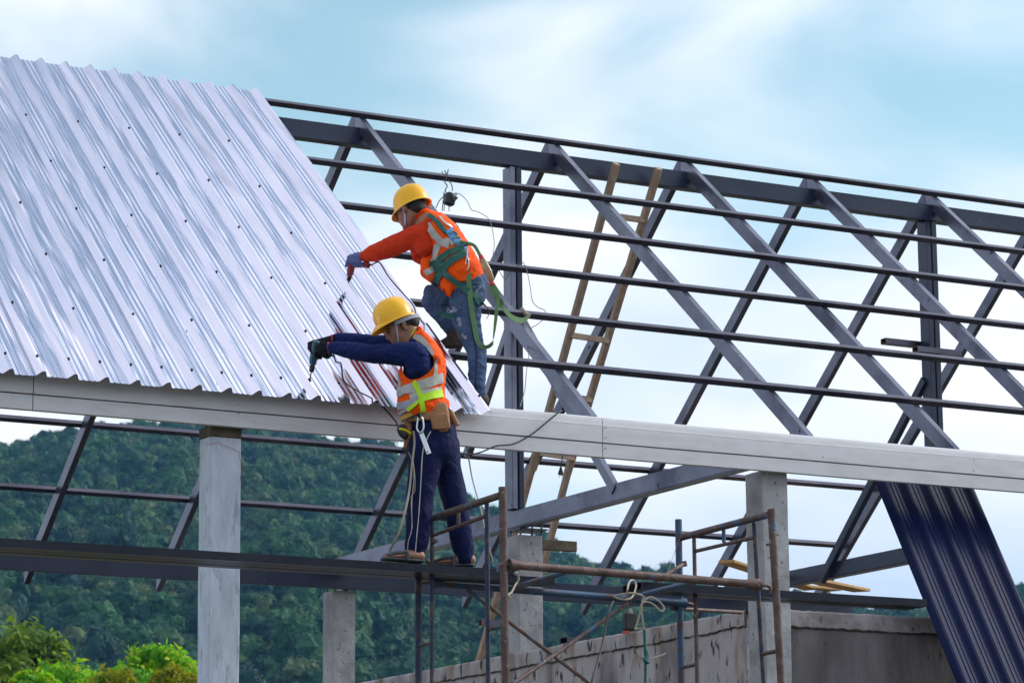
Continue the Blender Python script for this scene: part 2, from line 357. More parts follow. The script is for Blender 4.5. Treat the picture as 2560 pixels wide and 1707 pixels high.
# ================================================================== COLUMNS
def column(x, y, top, wx, wy, label, mt='concrete', zb0=0, grp='concrete columns under the roof frame'):
    m = MB()
    n = 26; rows = []
    random.seed(int(x*10+y))
    hh = top-zb0
    # slightly wavy arrises, like cast concrete
    vs = []; fs = []
    per = 12
    def ringpts():
        c = .006
        return [(c,0),(wx/3,0),(wx*2/3,0),(wx-c,0),(wx,c),(wx,wy/2),(wx,wy-c),(wx-c,wy),(wx/2,wy),(c,wy),(0,wy-c),(0,wy/2),(0,c)]
    rp = ringpts(); per = len(rp)
    for i in range(n+1):
        z = zb0 + hh*i/n
        for (a, b) in rp:
            vs.append((x+a+.003*noise.noise(Vector((a*9+x, z*5, b*9))), y+b+.003*noise.noise(Vector((a*9, z*5+7, b*9+y))), z + (.004*noise.noise(Vector((a*30, b*30, x))) if i == n else 0)))
    for i in range(n):
        for k in range(per):
            k2 = (k+1) % per; fs.append((i*per+k, i*per+k2, (i+1)*per+k2, (i+1)*per+k))
    fs.append(tuple(n*per+k for k in range(per)))
    m.add(vs, fs)
    o = m.build('concrete_column', M[mt], base=(x+wx/2, y+wy/2, zb0), smooth=.5)
    return tag(o, label, 'column', grp)
c0 = column(7.454, 17.0, 4.755, .196, .169, 'smooth grey rendered column at left, streaked with trowel marks, under the fascia', 'plaster')
m = MB().box((7.450, 16.997, 4.757), (7.652, 17.172, 4.822)); o = m.build('column_head', M['cap'], c0, bevel=.004)
tag(o, 'brown unrendered column head')
m = MB().bar((7.449, 16.99, 4.83), (7.449, 17.01, 4.83), (.02,0,0), (0,0,0.001))
column(CX, 17.0, 4.822, .2, .2, 'tall pale concrete column on the wall corner behind the right scaffold frame')
column(CX, 20.235, 4.808, .2, .2, 'concrete column carrying the sloping-looking tie beam, behind the left scaffold frame')
column(CX, 23.355, 4.735, .2, .2, 'short grey concrete column below the plank, left of the scaffold')
column(15.25, 23.355, 4.735, .2, .2, 'stub of a far concrete column showing just above the wall between the scaffold posts')
column(15.2, 20.235, 4.808, .2, .2, 'far concrete column mostly hidden behind the leaning navy sheets')
# red builder's string on the left column
m = MB(); 
m.tube([PY(515,1112,16.99), PY(545,1105,16.99), PY(603,1131,16.99)], .0012, 5)
m.tube([PY(598,1130,16.99), PY(600,1150,16.99), PY(608,1168,16.99), PY(601,1190,16.99), PY(604,1230,16.99)], .0012, 5)
tag(m.build('red_string', M['redstring']), 'thin red string line hanging on the head of the left column', 'string')

# ================================================================== CONCRETE WALLS
def wall(name, p0, p1, thick, top, label, seed, mt='wallc', mt2='wallc'):
    """low wall from p0 to p1 (on its visible face), with a coping band whose lower joint is ragged"""
    p0 = Vector(p0); p1 = Vector(p1); d = (p1-p0); Lw = d.length; d.normalize(); n = Vector((d.y, -d.x, 0))  # n: towards viewer
    if n.dot(CAM-p0) < 0: n = -n
    root = thing(name, (p0+p1)/2 + Vector((0,0,-top+0)) , label, 'wall'); root.location.z = 0
    N_ = int(Lw/.02); m = MB(); vs = []; fs = []
    crack = []
    for i in range(N_+1):
        s = Lw*i/N_; P = p0+d*s
        zt = top + .007*noise.noise(Vector((s*4, seed, 0))) + .004*noise.noise(Vector((s*22, seed, 3)))
        zc = top-.112 + .012*noise.noise(Vector((s*3, seed, 9))) + .009*noise.noise(Vector((s*18, seed, 5)))
        crack.append((P, zc))
        for (off, z) in ((-thick, zt), (0.0, zt), (.010, zt-.012), (.012+.004*noise.noise(Vector((s*7, seed, 1))), (zt+zc)/2), (.010, zc+.008), (.0, zc), (-.012, zc-.001)):
            vs.append(P + n*off + Vector((0,0,z)) - Vector((0,0,P.z)))
    c = 7
    for i in range(N_):
        for k in range(c-1): fs.append((i*c+k, i*c+k+1, (i+1)*c+k+1, (i+1)*c+k))
    m.add(vs, fs); m.build('coping', M[mt2], root, smooth=.6)
    m = MB(); vs = []; fs = []
    for i in range(N_+1):
        P, zc = crack[i]; zl = zc-.003-.004*max(0, noise.noise(Vector((i*.35, seed, 0))))
        for (off, z) in ((-thick+.02, top-.03), (-.006, top-.03), (-.006, zl), (0.0, zl-.006), (.0+.003*noise.noise(Vector((i*.1, seed, 8))), zl-.2), (0, 2.6), (0, 0), (-thick+.02, 0)):
            q = P + n*off; vs.append((q.x, q.y, z))
    c = 8
    for i in range(N_):
        for k in range(c-1): fs.append((i*c+k, i*c+k+1, (i+1)*c+k+1, (i+1)*c+k))
    m.add(vs, fs); m.build('wall_face', M[mt], root, smooth=.6)
    m = MB()
    for i in range(0, N_-3, 1):
        P, zc = crack[i]; P2, zc2 = crack[i+1]
        if noise.noise(Vector((i*.11, seed, 4))) > -.25:
            t_ = .0018+.0035*abs(noise.noise(Vector((i*.5, seed, 2))))
            m.bar(P+n*.0015+Vector((0,0,zc-t_-P.z)), P2+n*.0015+Vector((0,0,zc2-t_-P2.z)), n*.009, (0,0,t_*2))
    m.build('cracked_joint', M['crack'], root)
    return root
wall('concrete_wall', (CX-.01, 17.21, 0), (CX-.01, 26.5, 0), .15, 3.937, 'low rough concrete wall running back from the corner column, pale and stained', 3.0)
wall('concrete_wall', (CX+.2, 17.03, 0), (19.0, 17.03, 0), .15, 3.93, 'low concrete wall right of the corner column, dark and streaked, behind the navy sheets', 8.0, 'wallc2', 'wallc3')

# ================================================================== FASCIA BOARDS
fas = thing('fascia', (10, 16.9, 4.81), 'long cream fibre-board fascia in two rows along the eave', 'fascia')
joints = [3.0, PY(84, 950, 16.9).x, PY(1507, 1100, 16.9).x, 18.5]
for i in range(3):
    xa, xb = joints[i]+.003, joints[i+1]-.003
    for (z0, z1, row) in ((4.900, 5.062, 0), (4.806, 4.893, 1)):
        m = MB(); Yf = 16.90 if row == 0 else 16.903
        if row == 0: prof = [(Yf, z0), (Yf, z1-.03), (Yf+.008, z1-.006), (Yf+.016, z1), (Yf+.05, z1+.004), (Yf+.05, z0)]
        else: prof = [(Yf, z0), (Yf, z1-.002), (Yf+.004, z1), (Yf+.045, z1), (Yf+.045, z0)]
        n = len(prof); S = 24
        vs = []; fs = []
        for k in range(S+1):
            x = xa+(xb-xa)*k/S
            for (y, z) in prof: vs.append((x, y+.002*noise.noise(Vector((x*1.3, row, i))), z+.0015*noise.noise(Vector((x*1.1, row+4, i)))))
        for k in range(S):
            for j in range(n):
                j2 = (j+1) % n; fs.append((k*n+j, k*n+j2, (k+1)*n+j2, (k+1)*n+j))
        fs += [tuple(range(n)), tuple(S*n+j for j in range(n))[::-1]]
        m.add(vs, fs); m.build('fascia_board', M['fascia'], fas, bevel=0, smooth=.5)
MB().box((3.0, 16.925, 4.885), (18.5, 16.94, 4.908)).build('fascia_backing', M['fascia_gap'], fas)
for px, py in ((1514,1069),(1514,1094),(2058,1142),(2435,1150),(2434,1176),(596,1012),(596,1034),(925,1024),(1514,1120)):
    p = PY(px, py, 16.9); MB().tube([(p.x, 16.897, p.z), (p.x, 16.905, p.z)], .0035, 8).build('nail_head', M['steel'], fas, smooth=.5)
m = MB().tube([PY(1140,1032,16.894), PY(1400,1054,16.893), PY(1900,1099,16.892), PY(2580,1155,16.894)], .002, 5)
tag(m.build('string_line', M['string']), 'taut white string line along the top of the fascia', 'string')

# ================================================================== METAL ROOF SHEETS
roof = thing('metal_roof', (7.5, 18.5, 5.0), 'shiny ribbed zinc roof covering fixed over the left half of the frame', 'metal roof')
ZS = 7.962; YB, YT = 16.765, 20.285
def rib_x(k, s):  # k-th rib counted from the free edge; s = 0 at the eave, 1 at the ridge
    return (9.185-.1922*k)*(1-s) + (9.205-.1828*k)*s
PROF = [(.0,0),(.001,.0005),(.035,.0335),(.036,.034),(.052,.034),(.053,.0335),(.070,.0005),(.071,0),(.092,0),(.0925,.0002),(.099,.0034),(.101,.0034),(.1075,.0002),(.108,0),(.128,0),(.1285,.0002),(.135,.0034),(.137,.0034),(.1435,.0002),(.144,0),(.160,0),(.1605,.0002),(.167,.0034),(.169,.0034),(.1755,.0002),(.176,0)]
screw_me = None
PANEL = 4
def roofpoint(k, u, h, s):
    """rib index k, offset u across (m, 0 = left foot of the rib), height h, s along the slope"""
    pitch = .1922*(1-s)+.1828*s
    x = rib_x(k, s) - .040 + u*pitch/.19
    y = YB + (YT-YB)*s
    return Vector((x, y, zf(y, ZS))) + NF*h
for p in range(5):
    m = MB(); S = 44; cols = []
    k_right = p*PANEL; k_left = k_right+PANEL-1
    # from left to right: ribs k_left .. k_right, then the lap under the next sheet / free edge
    for k in range(k_left, k_right-1, -1):
        for (u, h) in PROF: cols.append((k, u, h))
    lift = .0015*(4-p)
    if p == 0: cols = cols[:-18] ; cols.append((0, .076, -.003))
    else: cols += [(k_right-1, .006, .0065), (k_right-1, .012, .0125)]
    nC = len(cols); vs = []; fs = []
    for i in range(S+1):
        s = i/S
        for (k, u, h) in cols:
            q = roofpoint(k, u, h, s)
            q += NF*(lift + .0022*noise.noise(Vector((q.x*5, q.y*1.4, 3))) + (.0018*noise.noise(Vector((q.x*14, 1, p))) if i == 0 else 0)) + Vector((0, .004*noise.noise(Vector((q.x*9, p, 1))) if i in (0, S) else 0, 0))
            vs.append(q)
    for i in range(S):
        for k in range(nC-1): fs.append((i*nC+k, i*nC+k+1, (i+1)*nC+k+1, (i+1)*nC+k))
    m.add(vs, fs); sh = m.build('roof_sheet', M['zinc'], roof, smooth=.12)
    for row, Y in enumerate([20.23, 19.50, 18.97, 18.45, 17.92, 17.39, 16.90]):
        s = (Y-YB)/(YT-YB)
        for k in range(k_right, k_left+1):
            if row == 0: continue
            if row < 6 and k % 2 == 0: continue
            if k < 2 and row < 5: continue
            q = roofpoint(k, .044, .034, s) + NF*(lift+.001)
            if screw_me is None:
                mm = MB().tube([(0,0,0), NF*.002], [.0095,.0095], 10).tube([(0,0,0), NF*.009], [.006,.005], 6)
                tmp = mm.build('screw', M['black'], base=(0,0,0)); screw_me = tmp.data; bpy.data.objects.remove(tmp)
            so = bpy.data.objects.new('screw', screw_me); COL.objects.link(so); so.parent = sh; so.location = q - wloc(sh)
# black strips added in the valleys, drawn as reflections of worker and steel
random.seed(5)
def reflection_streaks(k, u0, u1, s0, s1, n, wmax=.013):
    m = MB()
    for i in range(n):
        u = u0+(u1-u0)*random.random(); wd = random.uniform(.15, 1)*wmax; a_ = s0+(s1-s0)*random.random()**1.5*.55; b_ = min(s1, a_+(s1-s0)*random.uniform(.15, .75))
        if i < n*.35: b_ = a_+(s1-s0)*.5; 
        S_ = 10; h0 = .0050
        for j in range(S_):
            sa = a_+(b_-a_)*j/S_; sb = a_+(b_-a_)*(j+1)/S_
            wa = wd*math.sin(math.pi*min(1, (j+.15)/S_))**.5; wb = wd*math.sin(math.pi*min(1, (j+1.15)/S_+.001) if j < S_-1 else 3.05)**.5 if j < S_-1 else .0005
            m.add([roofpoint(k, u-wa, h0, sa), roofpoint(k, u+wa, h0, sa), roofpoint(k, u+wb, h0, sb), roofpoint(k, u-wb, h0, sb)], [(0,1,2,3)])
    o = m.build('painted_reflection', M['reflection_streaks'], roof); return o
M['reflection_streaks'] = mat('dark_reflection', (.006, .006, .010), .14, 0, (.012, .008, .010), 9, .5, .7, spec=.6)
reflection_streaks(1, .082, .168, .0, .32, 44, .012); reflection_streaks(2, .080, .170, .03, .42, 10, .005); reflection_streaks(3, .080, .170, .02, .34, 6, .004)
# ================================================================== LADDER
lad = thing('wooden_ladder', PX(1230, 1650, 12.4), 'tall rough wooden ladder leaning up against the ridge beam', 'ladder')
LT, RTp = PY(1541, 409, 20.11), PY(1647, 421, 20.11)
def rail(pts, w_=.05, d_=.05):
    for a, b in zip(pts[:-1], pts[1:]):
        a = Vector(a); b = Vector(b); dd = (b-a).normalized(); n = Vector((1,0,0)).cross(dd)
        MB().bar(a-Vector((w_/2,0,0))-n*d_/2, b-Vector((w_/2,0,0))-n*d_/2, (w_,0,0), n*d_).build('rail', M['wood'], lad, bevel=.003)
xl = LT.x; xr = RTp.x
L1 = PX(1455, 740, xl+.04); L2 = PX(1345, 1127, xl+.06); L3 = PX(1198, 1655, xl+.06)
R1_ = PX(1573, 740, xr+.04); R2_ = PX(1432, 1145, xr+.06); R3_ = PX(1363, 1404, xr+.06)
R3_ = R2_ + (R3_-R2_)*2.1
rail([LT, L2 + (L2-L1)*.12]); rail([L2+Vector((-.012,.0,0.0)), L3 + (L3-L2)*.6], .045, .05)
rail([RTp, R2_ + (R2_-R1_)*.1]); rail([R2_+Vector((-.012,0,0)), R3_], .045, .05)
def atz(A, B, z): return A + (B-A)*((z-A.z)/(B.z-A.z))
for (px, py) in ((1590, 536), (1505, 688), (1481, 840), (1475, 987), (1395, 1136)):
    # rung at the height where this pixel meets the ladder's plane
    best = None
    for i in range(60):
        z = 7.7 - i*.06; A = atz(LT, L2, z)
        d_ = A-CAM; yy = 853.5 - FPX*d_.dot(UPV)/d_.dot(FWD)
        if best is None or abs(yy-py+7) < best[0]: best = (abs(yy-py+7), z)
    z = best[1]; A = atz(LT, L2, z); B = atz(RTp, R2_, z)
    MB().bar(A+Vector((0,-.035,-.02)), B+Vector((0,-.035,-.02)), (0,.025,0), (0,0,.045)).build('rung', M['wood'], lad, bevel=.002)

# ================================================================== NAVY SHEETS LEANING ON THE EAVE
x0s = 12.462; wS = .76
pt = Vector((x0s, 17.135, 4.90)); pb_px = PX(2395, 1707, x0s)
dS = (pb_px-PY(2187,1202,17.3)).normalized()
pt = PY(2187,1202,17.3) - dS*.12
nS = Vector((1,0,0)).cross(dS).normalized()
if nS.y > 0: nS = -nS
Ls = pt.z/abs(dS.z)
NP = [(.0,0),(.012,.012),(.028,.03),(.05,.03),(.064,.013),(.08,0),(.095,0),(.1,.004),(.106,.004),(.111,0),(.13,0),(.135,.004),(.141,.004),(.146,0),(.165,0),(.17,.004),(.176,.004),(.181,0)]
for q in range(7):
    m = MB(); cols = []
    for k in range(4):
        for (u, h) in NP: cols.append((k*.183+u*.183/.19, h))
    cols += [(4*.183, 0), (4*.183+.01, .01), (4*.183+.028, .029), (4*.183+.045, .029)]
    S = 12; vs = []; fs = []
    off = nS*(.004*q); st = .022*((q*37) % 7)/7 + .012*(6-q); shx = .006*math.sin(q*2.3)
    for i in range(S+1):
        s = st + (Ls-st)*i/S
        for (u, h) in cols: vs.append(pt + Vector((u+shx, 0, 0)) + dS*s + off + nS*(h - .012*math.sin(math.pi*i/S)))
    nC = len(cols)
    for i in range(S):
        for k in range(nC-1): fs.append((i*nC+k, i*nC+k+1, (i+1)*nC+k+1, (i+1)*nC+k))
    m.add(vs, fs); o = m.build('roofing_sheet', M['navy_sheet'], smooth=.15)
    if q == 6: tag(o, 'front navy blue ribbed roofing sheet of the stack leaning on the eave', 'roofing sheet', 'navy sheets leaning on the eave')
    else: tag(o, 'navy ribbed roofing sheet stacked behind the front one, under the right end of the fascia', 'roofing sheet', 'navy sheets leaning on the eave')

# ================================================================== SCAFFOLD
YN, YFs = 15.35, 16.56
sc = thing('tube_scaffold', (9.4, 16, 0), 'rusty and blue tube scaffold tower under the second half of the fascia', 'scaffold')
def line_down(pa, pb):
    """post through two seen points, carried on to the ground"""
    return [pa, pa + (pb-pa)*((pa.z-0)/(pa.z-pb.z))]
def post(pxa, pya, pxb, pyb, Y, r, mt, name='standard'):
    a = PY(pxa, pya, Y); b = PY(pxb, pyb, Y); L_ = line_down(a, b)
    m = MB(); m.tube([L_[0], L_[0].lerp(L_[1], .2), L_[0].lerp(L_[1], .6), L_[1]], r, 14)
    return m.build(name, M[mt], sc, smooth=.7)
def tb(p, q, r, name, mt):
    return MB().tube([p, Vector(p).lerp(Vector(q), .5), q], r, 12).build(name, M[mt], sc, smooth=.7)
def YI(t): return YFs + (YN-YFs)*t
# frame under the lower worker
post(1256, 1217, 1264, 1707, YN, .0225, 'scaf'); post(1046, 1300, 1046, 1707, YFs, .0205, 'scaf_n')
post(1080, 1290, 1079.5, 1707, YI(.16), .0125, 'scaf_n', 'inner_leg'); post(1217, 1246, 1220.5, 1707, YI(.82), .0135, 'scaf_n', 'inner_leg')
tb(PY(1046, 1306, YFs), PY(1250, 1238, YN), .0205, 'head_bar', 'scaf')
tb(PY(1083, 1337, YI(.16)), PY(1213, 1290, YI(.82)), .0115, 'lower_bar', 'scaf'); tb(PY(1146, 1280, YI(.5)), PY(1146, 1308, YI(.5)), .011, 'spacer', 'scaf')
for y in (1612,): tb(PY(1047, y, YFs), PY(1078, y-6, YI(.16)), .011, 'rung', 'scaf')
tb(PY(1223, 1572, YI(.82)), PY(1258, 1562, YN), .012, 'rung', 'scaf')
tb(PY(1080, 1355, YI(.16)), PY(1090, 1352, YI(.2)), .012, 'rung', 'scaf')
# frame in front of the tall column
post(1928, 1272, 1953, 1707, YN, .0225, 'scaf'); post(1696, 1298, 1703, 1707, YFs, .0215, 'scaf_b')
post(1735, 1343, 1743, 1707, YI(.16), .0125, 'scaf', 'inner_leg'); post(1885, 1306, 1909, 1707, YI(.82), .0135, 'scaf_n', 'inner_leg')
tb(PY(1700, 1344, YFs), PY(1921, 1286, YN), .021, 'head_bar', 'scaf')
tb(PY(1740, 1377, YI(.16)), PY(1884, 1343, YI(.82)), .0115, 'lower_bar', 'scaf'); tb(PY(1809, 1324, YI(.5)), PY(1809.5, 1355, YI(.5)), .012, 'spacer', 'scaf_b')
tb(PY(1703, 1668, YFs), PY(1741, 1660, YI(.16)), .012, 'rung', 'scaf'); tb(PY(1906, 1634, YI(.82)), PY(1945, 1626, YN), .0125, 'rung', 'scaf')
tb(PY(1916, 1361, YN), PY(1927, 1360, YN), .008, 'brace_pin', 'scaf')
# ledgers with their hooked ends, transoms and cross braces
def ledger(p, q, r, mt):
    p = Vector(p); q = Vector(q); d = (q-p).normalized()
    o = MB().tube([p, p+d*.02, p+d*.08, p.lerp(q, .3), p.lerp(q, .6), q-d*.1, q-d*.03, q], [r*1.5, r*1.5, r, r, r, r, r*1.5, r*1.5], 14).build('ledger', M[mt], sc, smooth=.7)
    for e, s in ((p, -1), (q, 1)):
        MB().tube([e, e+d*s*.045, e+d*s*.07+Vector((0,0,-.012)), e+d*s*.072+Vector((0,0,-.045))], [.012, .011, .009, .007], 8).build('hook', M['scaf'], sc, smooth=.7)
ledger(PY(1272, 1411, YN-.01), PY(1900, 1461, YN-.01), .0235, 'scaf')
ledger(PY(1078, 1456, YFs), PY(1713, 1508, YFs), .0225, 'scaf_b')
tb(PY(1262, 1476, YFs-.04), PY(1412, 1430, YN), .0165, 'transom', 'scaf_b'); tb(PY(1560, 1497, YFs-.04), PY(1742, 1452, YN), .0165, 'transom', 'scaf_b')
tb(PY(1169, 1474, YFs-.06), PY(1478, 1710, YFs-.5), .0125, 'cross_brace', 'scaf'); tb(PY(1574, 1505, YFs-.08), PY(1280, 1710, YFs-.55), .0125, 'cross_brace', 'scaf')
tb(PY(1710, 1408, YFs-.05), PY(1640, 1452, YFs-.4), .013, 'cross_brace', 'scaf'); tb(PY(1680, 1520, YFs), PY(1853, 1530, 16.95), .0125, 'cross_brace', 'scaf')
MB().tube([PY(1708,1402,YFs-.06), PY(1711,1416,YFs-.06)], .02, 10).build('coupler', M['scaf'], sc, smooth=.7)
tb(PY(1065, 1400, YFs-.05), PY(1105, 1432, YFs-.1), .012, 'cross_brace', 'scaf')

# ================================================================== STEEL TUBES USED AS A WALKWAY
ZT = 3.962
def walk(xa, xb, y, z, label, w_=.098, h_=.047, dz=0):
    m = MB().hollow((xa, y, z-h_), (xb, y, z-h_+dz), (0, w_, 0), (0, 0, h_), .003)
    # round the arrises
    return tag(m.build('steel_tube', [M['tube'], M['black']], smooth=.5), label, 'steel tube', 'flat steel tubes laid as a walkway')
xe = PY(1288, 1434, 16.24).x
walk(4.6, xe, 16.235, ZT, 'nearest long steel tube of the walkway under the worker\'s feet')
walk(4.6, xe-.01, 16.337, ZT-.001, 'second steel tube of the walkway, behind the nearest one under the worker')
walk(4.6, PY(1385, 1450, 16.45).x, 16.44, ZT-.003, 'rear walkway tube whose end reaches past the left scaffold post')
xs = PY(1603, 1453, 16.235).x
walk(xs, PY(2317, 1505, 16.235).x, 16.235, ZT-.024, 'front of two open-ended steel tubes lashed with rope to the scaffold, running right')
walk(xs-.01, PY(2317, 1505, 16.235).x-.01, 16.337, ZT-.026, 'rear of two open-ended steel tubes lashed with rope to the scaffold, running right')

# loose timber on the far beams
def plank(a, b, w_, t_, label, cat='plank', mt='wood_y'):
    a = Vector(a); b = Vector(b); d = (b-a).normalized(); s = d.cross(Vector((0,0,1))).normalized()*w_; u = s.cross(d).normalized()*t_
    if u.z < 0: u = -u
    return tag(MB().bar(a, b, s, u).build('timber_plank', M[mt], bevel=.003), label, cat)
plank(PY(1796, 1408, 21.9), PY(2010, 1476, 23.1), .14, .025, 'yellow plank sticking out to the left of the tall column')
plank(PY(2010, 1455, 22.3), PY(2133, 1480, 23.3), .16, .025, 'yellow plank on the far beam right of the tall column')
plank(PY(1975, 1468, 22.9), PY(2075, 1478, 23.28), .12, .022, 'short yellow board on the far beam behind the longer plank')
# short steel offcuts lying behind the wall and stuck behind the ladder foot
tag(MB().hollow(PY(1204, 1562, 22.0), PY(1204, 1562, 22.0)+Vector((.45,0,0)), (0,.05,0), (0,0,.05), .003).build('steel_offcut', [M['steel'], M['rust_in']]), 'square steel offcut tied behind the ladder foot', 'steel offcut')
tag(MB().hollow(PX(1418, 1606, CX+.05), PX(1418, 1606, CX+.05)+Vector((.25,0,0)), (0,.1,0), (0,0,.045), .003).build('steel_offcut', [M['steel'], M['black']]), 'flat black steel offcut on top of the wall, left of the hanging socket', 'steel offcut')
tag(MB().hollow(PX(1652, 1570, CX+.06), PX(1652, 1570, CX+.06)+Vector((.2,0,0)), (0,.1,0), (0,0,.02), .003).build('steel_offcut', [M['steel'], M['black']]), 'thin black steel offcut on top of the wall, left of the blue scaffold post', 'steel offcut')
tag(MB().box(PY(1356, 1372, 20.36), PY(1356, 1372, 20.36)+Vector((.3, .06, .075))).build('timber_block', M['cap'], bevel=.003), 'red-brown wooden block between the middle column and the ladder', 'timber')

# ================================================================== PEOPLE
def fabric(name, base, col2, rough=.85, sc_=30, bump=.25, sheen=0, fold=9, **k):
    m = mat(name, base, rough, 0, col2, 7, .4, .7, bump=0, sheen=sheen, spec=.18, **k)
    t = m.node_tree; n = t.nodes.new; l = t.links.new; b = t.nodes['Principled BSDF']
    c = n('ShaderNodeTexCoord')
    z = n('ShaderNodeTexNoise'); z.inputs['Scale'].default_value = fold; z.inputs['Detail'].default_value = 4; z.inputs['Distortion'].default_value = 1.4; l(c.outputs['Object'], z.inputs[0])
    z2 = n('ShaderNodeTexNoise'); z2.inputs['Scale'].default_value = 260; l(c.outputs['Object'], z2.inputs[0])
    k1 = n('ShaderNodeBump'); k1.inputs['Strength'].default_value = bump; k1.inputs['Distance'].default_value = .05; l(z.outputs['Fac'], k1.inputs['Height'])
    k2 = n('ShaderNodeBump'); k2.inputs['Strength'].default_value = .12; k2.inputs['Distance'].default_value = .003; l(z2.outputs['Fac'], k2.inputs['Height']); l(k1.outputs[0], k2.inputs['Normal']); l(k2.outputs[0], b.inputs['Normal'])
    return m
M['skin'] = mat('tanned_skin', (.34, .16, .095), .55, 0, (.28, .12, .07), 25, bump=.15, bscale=160)
M['hair'] = mat('black_hair', (.008, .007, .007), .5, bump=.6, bscale=300)
M['helmet'] = mat('yellow_helmet_shell', (1.0, .50, .0), .33, 0, (.95, .46, .0), 5, coat=.05, bump=.03, bscale=20)
M['strap'] = mat('lilac_chin_strap', (.42, .4, .52), .8)
M['band'] = mat('pale_helmet_harness', (.36, .35, .42), .7)
M['vest'] = fabric('orange_hi_vis', (1.0, .105, .002), (.95, .085, .001), .75, fold=14, bump=.35)
M['tape'] = mat('grey_reflective_tape', (.45, .43, .39), .45, .25, (.37, .36, .35), 12, bump=.2, bscale=40)
M['lime'] = mat('lime_hi_vis_tape', (.52, .82, .015), .7, 0, (.45, .72, .01), 10, bump=.2, bscale=40)
M['shirt_r'] = fabric('red_orange_shirt', (.62, .042, .008), (.52, .032, .006), .85, fold=15, bump=.45)
M['shirt_n'] = fabric('navy_shirt', (.008, .018, .10), (.006, .012, .07), .85, fold=15, bump=.5)
M['pants_n'] = fabric('navy_track_pants', (.006, .010, .062), (.004, .007, .045), .8, fold=9, bump=.5)
M['jeans'] = fabric('faded_jeans', (.045, .08, .17), (.10, .15, .25), .9, fold=18, bump=.6)
M['jeans_p'] = mat('worn_denim_patch', (.34, .35, .40), .95, 0, (.12, .16, .24), 40, bump=.5, bscale=120)
M['glove_b'] = fabric('black_knit_glove', (.012, .012, .016), (.02, .02, .026), .95)
M['glove_l'] = fabric('lavender_work_glove', (.12, .15, .33), (.085, .11, .25), .85)
M['leather'] = mat('tan_tool_belt_leather', (.36, .17, .075), .7, 0, (.25, .11, .045), 9, bump=.35, bscale=40)
M['green'] = mat('green_webbing', (.018, .11, .085), .75, 0, (.03, .14, .11), 14, bump=.3, bscale=150)
M['green2'] = mat('faded_green_webbing', (.12, .24, .10), .8, 0, (.09, .19, .08), 9, spots=[((.12, .05, .03), 12, .68, .75)], bump=.3, bscale=150)
M['bluepad'] = mat('light_blue_harness_pad', (.08, .24, .55), .7)
M['chrome'] = mat('bright_steel_hook', (.55, .58, .62), .3, 1)
M['shoe'] = mat('muddy_brown_shoe', (.085, .055, .045), .85, 0, (.05, .032, .03), 18, bump=.6, bscale=50)
M['sandal'] = mat('grey_rubber_clog', (.04, .045, .06), .7, 0, (.07, .07, .08), 12, bump=.2)
M['teal'] = mat('teal_drill_housing', (.01, .07, .10), .4)
M['reddrill'] = mat('dark_red_drill_housing', (.24, .012, .01), .4)
M['pipe_w'] = mat('white_piping', (.55, .53, .48), .8)
M['orange_g'] = mat('amber_buckle_pad', (.5, .24, .02), .6)
M['yellow'] = mat('yellow_plastic', (.75, .6, .0), .4)
M['absorber'] = mat('shock_absorber_cover', (.42, .30, .12), .35, 0, (.30, .10, .05), 10, spots=[((.03, .2, .5), 11, .64, .67)], coat=.5)
M['redband'] = mat('red_shrink_band', (.55, .02, .03), .5)
M['eye'] = mat('dark_eye', (.01, .008, .007), .2)

def organic(mb, name, mt, parent, voxel=.009, smooth=4, fold=0, fscale=(9,9,9), seed=0, cut=None, solid=0, dirn=None):
    """melt overlapping solids into one continuous skin"""
    me = bpy.data.meshes.new('tmp'); me.from_pydata([tuple(v) for v in mb.v], [], mb.f)
    ob = bpy.data.objects.new('tmp', me); COL.objects.link(ob)
    r = ob.modifiers.new('r', 'REMESH'); r.mode = 'VOXEL'; r.voxel_size = voxel
    s = ob.modifiers.new('s', 'SMOOTH'); s.factor = .5; s.iterations = smooth
    dg = bpy.context.evaluated_depsgraph_get(); dg.update()
    nm = bpy.data.meshes.new_from_object(ob.evaluated_get(dg))
    bpy.data.objects.remove(ob); bpy.data.meshes.remove(me)
    if fold:
        ns = [v.normal.copy() for v in nm.vertices]
        for v, q in zip(nm.vertices, ns):
            c = v.co
            a = noise.noise(Vector((c.x*fscale[0]+seed, c.y*fscale[1], c.z*fscale[2])))
            b = noise.noise(Vector((c.x*fscale[0]*2.3+seed+9, c.y*fscale[1]*2.3, c.z*fscale[2]*2.3)))
            v.co = c + q*fold*((1-abs(a)*2.2)*.7 + b*.5)
    if cut or solid:
        bm = bmesh.new(); bm.from_mesh(nm)
        if cut:
            dead = [v for v in bm.verts if cut(v.co)]
            bmesh.ops.delete(bm, geom=dead, context='VERTS')
            for _ in range(14):
                mv = []
                for v in bm.verts:
                    be = [e for e in v.link_edges if e.is_boundary]
                    if len(be) == 2: mv.append((v, (be[0].other_vert(v).co+be[1].other_vert(v).co+v.co)/3))
                for v, c in mv: v.co = c
        if solid:
            bm.normal_update()
            bmesh.ops.solidify(bm, geom=bm.faces[:], thickness=solid)
        bm.to_mesh(nm); bm.free()
    org = wloc(parent)
    nm.transform(Matrix.Translation(-org))
    nm.materials.clear(); nm.materials.append(mt)
    nm.polygons.foreach_set('use_smooth', [True]*len(nm.polygons)); nm.polygons.foreach_set('material_index', [0]*len(nm.polygons))
    nm.name = name
    o = bpy.data.objects.new(name, nm); COL.objects.link(o); o.parent = parent
    return o
def bvh(objs):
    vs = []; fs = []
    for o in objs:
        org = wloc(o); b = len(vs)
        vs += [v.co+org for v in o.data.vertices]; fs += [tuple(i+b for i in p.vertices) for p in o.data.polygons]
    return BVHTree.FromPolygons(vs, fs)
